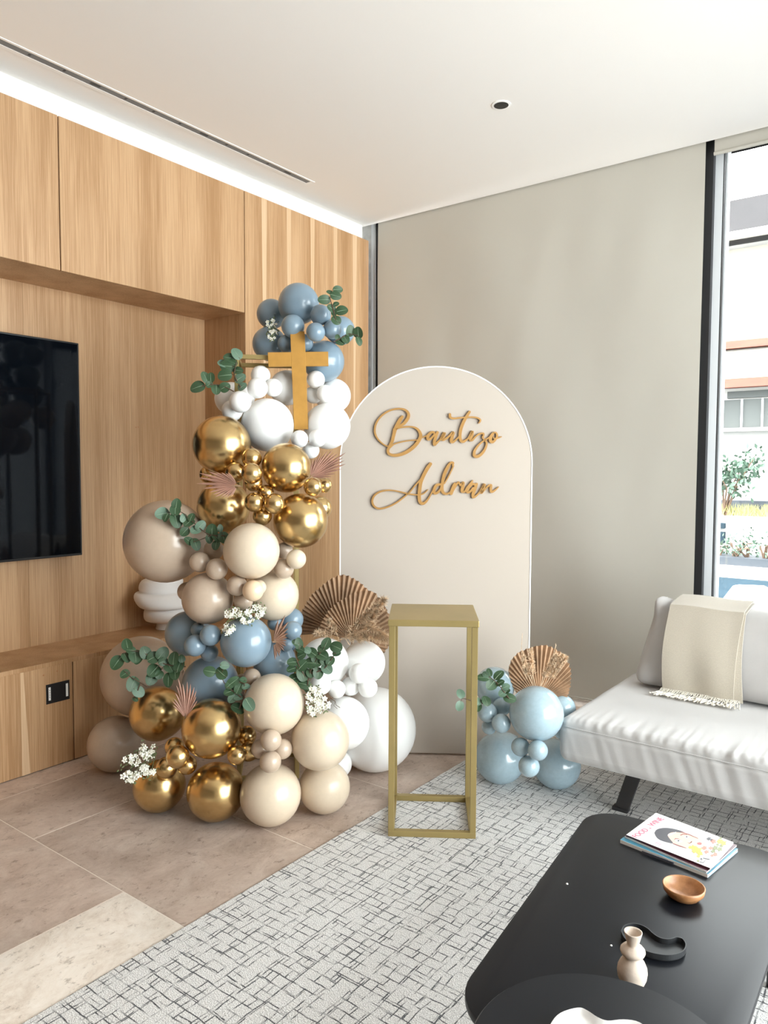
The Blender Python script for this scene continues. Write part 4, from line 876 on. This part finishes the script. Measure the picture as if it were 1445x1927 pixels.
pampas('pampas spray in front of the palm fan beside the sofa', [[(1010, 1300), (1002, 1270), (1000, 1245), (999, 1222)], [(1014, 1300), (1028, 1270), (1042, 1248), (1058, 1232)], [(1014, 1300), (1022, 1275), (1034, 1250), (1046, 1232)], [(1016, 1300), (1035, 1275), (1048, 1255), (1066, 1236)], [(1008, 1300), (994, 1270), (988, 1250), (985, 1235)]], 3.24, 800, .028, 3, 'pampas grass by the small cluster')
pampas('two thin bare grass stalks sticking up above the small palm fan', [[(985, 1260), (981, 1230), (983, 1192)], [(1040, 1235), (1044, 1222), (1046, 1211)]], 3.28, 14, .015, 4, 'pampas grass by the small cluster')
# ============================================================ SOFA
def hump(x, a, b): return max(0, 1-abs((x-a)/b))
sf = thing('sofa', (-.2, 3.4, 0), 'light grey low sofa with black blade legs under the window', 'sofa')
SX0, SX1, SY0, SY1, SZ0, SZ1 = -1.262, 1.0, 2.885, 4.10, .238, .425
def sdisp(v, d, h):
    x, y, z = v; dz = 0; dy = 0
    nx = noise.noise(Vector((x*9, y*2.2, 1)))
    edge = math.exp(-((y-SY0)/.14)**2)
    pk = noise.noise(Vector((x*42+.5*noise.noise(Vector((x*3, 0, 0))), y*3.2, 2)))
    if z > SZ1-.03: dz = .007*pk*edge+.006*noise.noise(Vector((x*3, y*3, 0)))
    if y < SY0+.02: dy = .0036*noise.noise(Vector((x*26+z*9, z*3, 5)))
    seam = math.exp(-((z-(SZ1-.035))/.010)**2)*(1 if y < SY0+.05 else 0)
    dy += .007*seam
    return (x, y+dy, z+dz)
b = rbox((SX0, SY0, SZ0), (SX1, SY1, SZ1), .042, n=400, disp=sdisp); bm_link('seat', b, M['sofa'], sf)
m = MB()
P = [(x, SY0+.004, SZ1-.034) for x in [SX0+.03+i*.05 for i in range(int((SX1-SX0)/.05))]]; m.tube(P, .0022, 6); m.build('seam_piping', M['sofa'], sf, smooth=True)
def leg(x, y0, y1): MB().bar((x+.03, y1, SZ0+.03), (x-.035, y0, .02), .058, .016, u=(1, 0, 0)).box((x-.075, y0-.012, .008), (x-.008, y0+.03, .024)).build('leg', M['black_m'], sf, bevel=.003)
for x in (-1.015, .75): leg(x, 3.085, 3.13); leg(x, 3.92, 3.88)
b = rbox((-1.0, 3.98, .418), (SX1, 4.09, .66), .04, n=30); bm_link('backrest', b, M['sofa'], sf)
# back cushion, leaning, with a folded ear at its left top corner
LE = on_z(1205, 1275, .43); 
cz0 = .434; cz1 = .93; cxl, cxr = -1.18, .10
tl = on_y(1243, 1130, 3.80); CT = tl.z
def cdisp(v, d, h):
    x, y, z = v; f = (z-cz0)/(CT-cz0)
    bul = .05*math.sin(PI*min(1, max(0, f)))*(1-min(1, abs((x-(cxl+cxr)/2)/((cxr-cxl)/2)))**6)
    yy = y+.20*f - (bul if d.y < 0 else -bul*.4)
    lx = (x-cxl); xx = x+(.055*f*max(0, 1-lx/.45)); ear = math.exp(-((lx-.01)**2+(z-CT+.01)**2)/.0013)*f; xx -= .020*ear; yy -= .018*ear; z += .036*ear
    wr = noise.noise(Vector((x*26+z*5, z*4, 7)))*.006*math.exp(-((z-CT)/.10)**2)+noise.noise(Vector((x*5, z*5, 1)))*.006
    return (xx, yy-wr, z+noise.noise(Vector((x*4, 0, 3)))*.006*f)
b = rbox((cxl, 3.53, cz0), (cxr, 3.70, CT), .06, n=70, disp=cdisp)
cu_ = bm_link('back_cushion', b, M['cush']); tag(cu_, 'large grey back cushion leaning on the sofa under the throw', 'cushion')
p = on_y(1396, 1291, 3.545); MB().prism([p+Vector((-.012, 0, .018)), p+Vector((.012, 0, -.001)), p+Vector((-.012, 0, -.02))], (0, -.0015, 0)).build('care_tag', M['paper'], cu_)
# throw: a folded blanket over the cushion
th = thing('throw_blanket', (-.9, 3.5, .45), 'beige woven throw with ivory fringe draped over the sofa cushion', 'blanket')
def cush_front(x, z):
    f = max(0, min(1, (z-cz0)/(CT-cz0))); return 3.53+.20*f-.05*math.sin(PI*f)
zb_l, zb_r = .447, .447
def throw_sheet(xl0, xr0, xl1, xr1, off, name, back=True, zoff=0):
    rows = []; N = 22; top = CT+.012+off
    path = []
    for i in range(N+1):
        f = i/N; z = .440+zoff+(top-.02-.440-zoff)*f; path.append((cush_front(0, z)-.022-off-.012*math.sin(PI*f), z, f))
    yt = cush_front(0, CT)
    for a in (0, .25, .5, .75, 1): path.append((yt-.022-off+.0+ (.22)*a, top-.02+.022*math.sin(PI*min(1, a*1.0)*.5+0), 1))
    for y, z, f in path:
        r_ = []
        for j in range(19):
            g = j/18; x = (xl0+(xl1-xl0)*f)*(1-g)+(xr0+(xr1-xr0)*f)*g
            fold = .006*noise.noise(Vector((g*3, f*2, off*50)))+.004*math.sin(g*9+f*3)*(1-f)
            r_.append((x, y-fold, z+.003*math.sin(g*6)))
        rows.append(r_)
    a = MB().sheet(rows); k = len(a.v); t_ = .007
    a.v += [(x, y+t_*.9, z-t_*.5) for x, y, z in a.v[:k]]; a.f += [tuple(reversed([i+k for i in f])) for f in a.f[:]]
    n_, m_ = len(rows), 19; G = lambda i, j: i*m_+j
    for i in range(n_-1):
        for j in (0, m_-1): a.f.append((G(i, j), G(i+1, j), G(i+1, j)+k, G(i, j)+k) if j == 0 else (G(i+1, j), G(i, j), G(i, j)+k, G(i+1, j)+k))
    for j in range(m_-1):
        for i in (0, n_-1): a.f.append((G(i, j), G(i, j+1), G(i, j+1)+k, G(i, j)+k))
    return a.build(name, M['throw'], th, smooth='auto')
bl = on_y(1247, 1306, 3.50); br = on_y(1380, 1330, 3.50); tl2 = on_y(1264, 1135, 3.72); tr2 = on_y(1402, 1160, 3.72)
throw_sheet(bl.x, br.x, tl2.x, tr2.x, .012, 'front_layer')
throw_sheet(bl.x+.01, br.x+.036, tl2.x+.02, tr2.x+.006, .002, 'back_layer', zoff=.004)
m = MB(); r = random.Random(9)
for k in range(64):
    g = k/63; x = bl.x-.005+(br.x-bl.x+.03)*g; y = cush_front(0, .44)-.034; L = r.uniform(.055, .085); dx = r.uniform(-.035, .02)-.02*(1-g); zz0 = .448
    P = [(x, y, zz0+.006), (x+dx*.2, y-.018, .441), (x+dx*.6, y-L*.6, .434+r.uniform(0, .008)), (x+dx, y-L, .435+r.uniform(0, .006))]
    m.tube(catmull(P, 3), [.0012]*4+[.0030]*5+[.0036], 5)
    m.tube([(x, y, .452), (x+.006*(-1)**k, y-.010, .446), (x+.012*(-1)**k, y-.02, .442)], .001, 4)
tag(m.build('fringe', M['fringe'], th, smooth=True), kind='stuff')
# ============================================================ COFFEE TABLES
TZ, TZ2 = .345, .425
def corner_pts(C4, rad, n=10):
    out = []; N = len(C4)
    for i in range(N):
        p = Vector(C4[i]); a = (Vector(C4[i-1])-p).normalized(); b = (Vector(C4[(i+1) % N])-p).normalized(); h = a.angle(b)/2; r_ = rad[i]; L = r_/math.tan(h); c = p+(a+b).normalized()*(r_/math.sin(h))
        s = p+a*L-c; e = p+b*L-c
        for k in range(n+1): f = k/n; out.append(c+s.normalized().slerp(e.normalized(), f)*r_)
    return out
q = lambda x, y, z=TZ: on_z(x, y, z)
pl1, pl2 = q(895, 1822), q(1090, 1552); pf1, pf2 = q(1205, 1541), q(1445, 1600.5); pr1, pr2 = q(1445, 1815), q(1408, 1927)
def isect(a, b, c, d):
    x1, y1, x2, y2, x3, y3, x4, y4 = a.x, a.y, b.x, b.y, c.x, c.y, d.x, d.y; D = (x1-x2)*(y3-y4)-(y1-y2)*(x3-x4)
    return Vector((((x1*y2-y1*x2)*(x3-x4)-(x1-x2)*(x3*y4-y3*x4))/D, ((x1*y2-y1*x2)*(y3-y4)-(y1-y2)*(x3*y4-y3*x4))/D, a.z))
FLc = isect(pl1, pl2, pf1, pf2); FRc = isect(pf1, pf2, pr1, pr2)
ne = q(905, 1893); nd = (pf2-pf1).normalized(); NLc = isect(pl1, pl2, ne+Vector((0, -.055, 0)), ne+Vector((0, -.055, 0))+nd); NRc = isect(pr1, pr2, ne+Vector((0, -.055, 0)), ne+Vector((0, -.055, 0))+nd)
O = corner_pts([NLc, NRc, FRc, FLc], [.13, .13, .12, .11])
ct = thing('coffee_table', ((NLc+FRc)/2).xy.to_3d(), 'black rounded rectangular coffee table standing on the rug', 'coffee table')
tp = MB().prism([p-Vector((0, 0, .018)) for p in O], (0, 0, .018)).build('tabletop', M['tabletop'], ct, bevel=.004, smooth='auto')
cen = (NLc+FRc)/2; k_ = [cen+(c-cen)*.80 for c in (NLc, NRc, FRc, FLc)]
for p in k_: MB().tube([(p.x, p.y, TZ-.018), (p.x, p.y, .008)], .016, 12).build('leg', M['black_m'], ct, smooth='auto')
for a, b_ in ((0, 1), (2, 3)): MB().bar((k_[a].x, k_[a].y, TZ-.03), (k_[b_].x, k_[b_].y, TZ-.03), .02, .012).build('rail', M['black_m'], ct)
# higher round table whose rim crosses the picture's lower edge
pts = [q(x, y, TZ2) for x, y in ((892, 1923.5), (917, 1888.7), (954.7, 1858.8), (1004.6, 1836), (1066.9, 1830), (1129, 1835), (1189, 1849), (1262.6, 1876.7), (1298.5, 1901.8), (1334, 1925.6))]
import numpy as np
A_ = np.array([[2*p.x, 2*p.y, 1] for p in pts]); B_ = np.array([p.x**2+p.y**2 for p in pts]); s_ = np.linalg.lstsq(A_, B_, rcond=None)[0]; rc = Vector((s_[0], s_[1], 0)); RR = math.sqrt(s_[2]+s_[0]**2+s_[1]**2)
print('round table', rc, RR)
rt = thing('side_table', rc, 'black round coffee table, higher than and overlapping the rectangular one', 'coffee table')
MB().lathe((rc.x, rc.y, TZ2-.018), [(RR-.004, 0), (RR, .004), (RR, .015), (RR-.003, .018), (RR*.5, .018)], 96).build('tabletop', M['tabletop'], rt, smooth='auto')
for k in range(3):
    a = (-PI/2, -PI*.93, -PI*.07)[k]; MB().tube([(rc.x+RR*.75*math.cos(a), rc.y+RR*.75*math.sin(a), TZ2-.018), (rc.x+RR*.82*math.cos(a), rc.y+RR*.82*math.sin(a), TZ+.0005 if k and False else .008)], .015, 12).build('leg', M['black_m'], rt, smooth='auto')
# magazines
def mag(cs, z0, z1, m_side, m_top, label, cov=None):
    P = [on_z(x, y, z1) for x, y in cs]; cm = (P[0]+P[2])/2; t = thing('magazine', (cm.x, cm.y, z0), label, 'magazine', 'magazines stacked on the coffee table')
    MB().prism([Vector((p.x, p.y, z0+.0006)) for p in P], (0, 0, z1-z0-.0012)).build('pages', M['paper'], t)
    for zc in (z0, z1-.0006): MB().prism([Vector((p.x, p.y, zc))+(p-cm).xy.to_3d()*.006 for p in P], (0, 0, .0006)).build('cover', M[m_top], t)
    d = (P[3]-P[0]).normalized(); nrm_ = Vector((d.y, -d.x, 0)); 
    if nrm_.dot(P[0]-cm) < 0: nrm_ = -nrm_
    MB().prism([Vector((P[0].x, P[0].y, z0)), Vector((P[3].x, P[3].y, z0)), Vector((P[3].x, P[3].y, z1)), Vector((P[0].x, P[0].y, z1))], nrm_*.0012).build('spine', M[m_side], t)
    return t, P
m1, _ = mag([(1167.4, 1580), (1224, 1541), (1388, 1597), (1331.7, 1645)], TZ, TZ+.010, 'paper', 'mag_blue', 'thick bottom magazine of the stack with a blue cover')
m2, _ = mag([(1176, 1573), (1232, 1533), (1386, 1590), (1329.5, 1640)], TZ+.0102, TZ+.0152, 'paper', 'mag_dark', 'middle magazine of the stack, its cover hidden')
m3, PC = mag([(1178.6, 1571), (1234.7, 1529.6), (1379.7, 1585), (1336, 1633.5)], TZ+.0154, TZ+.0205, 'mag_dark', 'cover', 'top magazine with a painted portrait and pink title on the cover')
sp = m1; pz = TZ+.0207
# spine print of the bottom magazine
a = on_z(1212, 1603.5, TZ+.004); b_ = on_z(1268, 1624, TZ+.004)
# flat print on the cover: everything in cover coordinates u (title side to foot) and v (spine to fore edge)
U0 = PC[0]; eu = PC[3]-PC[0]; ev = PC[1]-PC[0]
S3 = (4.898, 1150, 1500)
def pr(pts, m, name='cover_print', lift=0):
    P = [on_z(S3[1]+x/S3[0], S3[2]+y/S3[0], pz) for x, y in pts]
    MB().prism([p+Vector((0, 0, lift)) for p in P], (0, 0, .00015)).build(name, M[m], m3)
def sm(pts, n=4):
    q_ = catmull(list(pts)+[pts[0]], n); return q_[:-1]
pr(sm([(520, 350), (560, 325), (640, 320), (720, 345), (790, 370), (850, 400), (880, 440), (860, 480), (800, 500), (700, 475), (610, 440), (550, 410)]), 'pr_skin', lift=.0000)
pr(sm([(398, 330), (420, 300), (480, 285), (560, 290), (640, 310), (680, 332), (640, 328), (560, 325), (520, 350), (540, 385), (570, 425), (520, 418), (450, 395), (415, 365)]), 'pr_hair', lift=.0002)
pr(sm([(520, 348), (545, 340), (570, 330), (600, 322), (560, 345), (530, 356)]), 'paper', lift=.0003)
for e_ in ([(585, 400), (605, 385), (640, 395), (655, 412), (630, 420), (600, 412)], [(668, 365), (690, 355), (712, 362), (715, 375), (690, 378)]): pr(sm(e_), 'paper', lift=.0003); cx_, cy_ = sum(p[0] for p in e_)/len(e_), sum(p[1] for p in e_)/len(e_); pr([(cx_-8, cy_-6), (cx_+7, cy_-6), (cx_+9, cy_+6), (cx_-6, cy_+7)], 'pr_hair', lift=.0005)
for l_ in ([(575, 402), (590, 380), (620, 384), (650, 402), (620, 390), (592, 388)], [(635, 350), (660, 338), (700, 345), (702, 350), (662, 346), (640, 356)], [(700, 418), (720, 430), (745, 415), (742, 405), (738, 420), (718, 424)], [(570, 425), (640, 450), (690, 468), (690, 472), (635, 458), (570, 432)], [(640, 318), (720, 342), (800, 380), (800, 385), (715, 349), (640, 324)]): pr(l_, 'pr_line', lift=.0004)
pr(sm([(790, 425), (815, 418), (835, 428), (825, 440), (800, 438)]), 'pr_lips', lift=.0004)
rm = random.Random(4)
for cx_, cy_, r_, m_ in ((760, 470, 26, 'pr_yel'), (800, 490, 30, 'pr_yel'), (820, 520, 22, 'pr_yel'), (770, 500, 20, 'pr_yel'), (805, 545, 16, 'pr_yel'), (1000, 410, 24, 'pr_yel'), (1035, 425, 26, 'pr_yel'), (730, 465, 14, 'pr_yel'), (860, 470, 22, 'pr_red'), (880, 505, 20, 'pr_red'), (945, 410, 22, 'pr_red'), (920, 470, 18, 'pr_red'), (960, 530, 18, 'pr_red'), (930, 540, 12, 'pr_red'), (900, 385, 16, 'pr_hair'), (925, 395, 12, 'pr_hair'), (960, 470, 22, 'pr_grn'), (1000, 480, 22, 'pr_grn'), (940, 500, 18, 'pr_grn'), (1015, 450, 16, 'pr_grn'), (980, 440, 12, 'pr_grn'), (1010, 380, 12, 'pr_grn'), (800, 590, 12, 'pr_grn'), (830, 570, 9, 'pr_hair')):
    pts = []
    for k in range(10): a = 2*PI*k/10; rr = r_*1.35*(1 if k % 2 else .6)*rm.uniform(.85, 1.15); pts.append((cx_+rr*math.cos(a), cy_+rr*.8*math.sin(a)))
    pr(pts, m_, lift=.0004+.00005*rm.random())
pr([(850, 560), (910, 572), (905, 578), (846, 567)], 'pr_hair', lift=.0003); pr([(838, 575), (872, 582), (850, 608), (815, 600)], 'pr_hair', lift=.0002); pr([(842, 578), (866, 583), (848, 602), (823, 597)], 'paper', lift=.0004)
for yy in range(3): pr([(405+yy*14, 425+yy*9), (432+yy*14, 412+yy*9), (434+yy*14, 415+yy*9), (407+yy*14, 428+yy*9)], 'pr_pink', lift=.0003)
# title FOOD & WINE set along the head of the cover
def text(body, size, loc, xdir, ydir, m, parent, name='title', cond=1.0):
    cu = bpy.data.curves.new(name, 'FONT'); cu.body = body; cu.size = size; cu.extrude = .00008; cu.align_x = 'LEFT'
    tmp = bpy.data.objects.new(name, cu); C.objects.link(tmp); bpy.context.view_layer.update()
    me = bpy.data.meshes.new_from_object(tmp.evaluated_get(bpy.context.evaluated_depsgraph_get())); bpy.data.objects.remove(tmp)
    me.materials.clear(); me.materials.append(m); x = Vector(xdir).normalized()*cond; y = Vector(ydir).normalized(); z = x.normalized().cross(y)
    return link(name, me, parent, Matrix(((x.x, y.x, z.x, loc[0]), (x.y, y.y, z.y, loc[1]), (x.z, y.z, z.z, loc[2]), (0, 0, 0, 1))))
g = lambda x, y: on_z(S3[1]+x/S3[0], S3[2]+y/S3[0], pz+.0003)
def title(word_, p0, p1, ptop):
    a, b_, c = g(*p0), g(*p1), g(*ptop); L = (b_-a).length; h = (c-a); xd = (b_-a).normalized(); yd = h-xd*h.dot(xd); H_ = yd.length
    o = text(word_, 1, (0, 0, 0), (1, 0, 0), (0, 1, 0), M['pr_pink'], None); w_ = max(v.co.x for v in o.data.vertices); hh = max(v.co.y for v in o.data.vertices)
    x = xd*(L/w_); y = yd.normalized()*(H_/hh); z = Vector((0, 0, .001)); me = o.data; bpy.data.objects.remove(o)
    for v in me.vertices: p = a+x*v.co.x+y*v.co.y+z*(.3 if v.co.z > 0 else 0); v.co = p
    link('cover_title', me, m3)
title('FOOD', (233, 378), (350, 305), (205, 345)); title('WINE', (385, 272), (492, 202), (345, 245)); title('&', (362, 293), (374, 285), (352, 283))
# spine lettering, bottom magazine
MB().prism([on_z(1209, 1600+dy, TZ+.0085) if 0 else p for p, dy in [(on_z(1209, 1601, TZ+.009), 0), (on_z(1268, 1622.5, TZ+.009), 0)]]+[on_z(1268, 1622.5, TZ+.009)+Vector((0, 0, -.007)), on_z(1209, 1601, TZ+.009)+Vector((0, 0, -.007))], (-.0016, -.0016, 0)).build('spine_block', M['pr_hair'], m1)
# wooden bowl
bc = on_z(1286, 1690, TZ); dpt = (bc-EYE).dot(FW); rb_ = 38*dpt/F
o = MB().lathe((bc.x, bc.y, TZ), [(.015, .007), (rb_*.50, .009), (rb_*.80, .020), (rb_*.92, .0335), (rb_*.955, .035), (rb_, .0335), (rb_*.95, .020), (rb_*.72, .006), (rb_*.5, 0)], 56).build('bowl', M['bowlw'], None, smooth=True); tag(o, 'small brown wooden bowl on the black table', 'bowl')
# black kidney tray
pts = [(705, 550), (728, 508), (785, 490), (850, 497), (915, 527), (965, 572), (1015, 602), (1070, 612), (1108, 607), (1145, 597), (1195, 612), (1222, 660), (1200, 708), (1140, 735), (1060, 742), (960, 727), (880, 700), (800, 655), (735, 610)]
TH = .017; ring_ = [on_z(1000+x/4.188, 1620+y/4.188, TZ+TH) for x, y, _ in catmull([(a, b, 0) for a, b in pts]+[(705, 550, 0)], 4)][:-1]
cc = sum(ring_, Vector())/len(ring_); m = MB(); n = len(ring_)
def lay(off, z):
    k = len(m.v)
    for i, p in enumerate(ring_):
        d = (ring_[(i+1) % n]-ring_[i-1]); nn = Vector((d.y, -d.x, 0)).normalized()
        if i == 0: lay.s = 1 if nn.dot(p-cc) < 0 else -1
        m.v.append(tuple(Vector((p.x, p.y, z))+nn*off*lay.s))
    return k
Ls = [lay(.003, TZ), lay(0, TZ+.004), lay(0, TZ+TH), lay(.0022, TZ+TH), lay(.0026, TZ+.004)]
for a, b_ in zip(Ls, Ls[1:]): m.f += [(a+i, a+(i+1) % n, b_+(i+1) % n, b_+i) for i in range(n)]
m.f.append(tuple(Ls[0]+i for i in range(n))); m.f.append(tuple(Ls[-1]+i for i in reversed(range(n))))
tag(m.build('tray', M['trayb'], None), 'low black kidney shaped tray behind the beige vase', 'tray')
# beige stoneware vase
vc = on_z(1189, 1851, TZ); 
o = MB().lathe((vc.x, vc.y, TZ), [(r_*.86, z_) for r_, z_ in [(.022, 0), (.029, .003), (.035, .016), (.0368, .028), (.0355, .038), (.030, .049), (.0225, .058), (.0195, .0615), (.0225, .064), (.0285, .068), (.0308, .073), (.0300, .077), (.025, .082), (.0165, .0855), (.0142, .0875), (.0150, .092), (.0215, .1135), (.0222, .1160), (.0205, .1165), (.0175, .113), (.012, .092)]], 48).build('vase', M['ceramic'], None, smooth=True); tag(o, 'small beige stoneware vase with collar on the black table', 'vase')
# white wavy dish on the round table
dp = [(1030, 1950), (1036, 1926), (1054, 1906), (1086.8, 1896), (1104, 1901), (1124, 1914), (1144, 1921), (1174, 1918.6), (1204, 1924), (1222, 1945), (1215, 1980), (1170, 2005), (1100, 2010), (1050, 1990)]
P = [on_z(a, b, TZ2+.02) for a, b, _ in catmull([(a, b, 0) for a, b in dp]+[(1030, 1950, 0)], 4)][:-1]; c = sum(P, Vector())/len(P); m = MB(); n = len(P)
Ls = []
for f, z in ((.80, 0), (.98, .012), (1, .020), (.975, .021), (.90, .010), (.5, .005)):
    Ls.append(len(m.v)); m.v += [tuple(Vector((c.x+(p.x-c.x)*f, c.y+(p.y-c.y)*f, TZ2+z))) for p in P]
for a, b_ in zip(Ls, Ls[1:]): m.f += [(a+i, a+(i+1) % n, b_+(i+1) % n, b_+i) for i in range(n)]
m.f.append(tuple(Ls[0]+i for i in range(n))); m.f.append(tuple(Ls[-1]+i for i in reversed(range(n))))
tag(m.build('dish', M['dish'], None, smooth=True), 'white wavy edged dish on the round black table', 'dish')
# crumbs on the table
for k, (x, y, r_, lab) in enumerate(((1067, 1664, .0035, 'larger white crumb near the left edge of the black table'), (1150, 1780, .003, 'small white crumb left of the beige vase on the table'))):
    p = on_z(x, y, TZ); m = MB().lathe((p.x, p.y, TZ), [(r_*.8, 0), (r_, r_*.4), (r_*.5, r_*.9)], 6).build('crumb', M['paper']); tag(m, lab, 'crumb', 'crumbs on the black table')
bpy.context.view_layer.update()
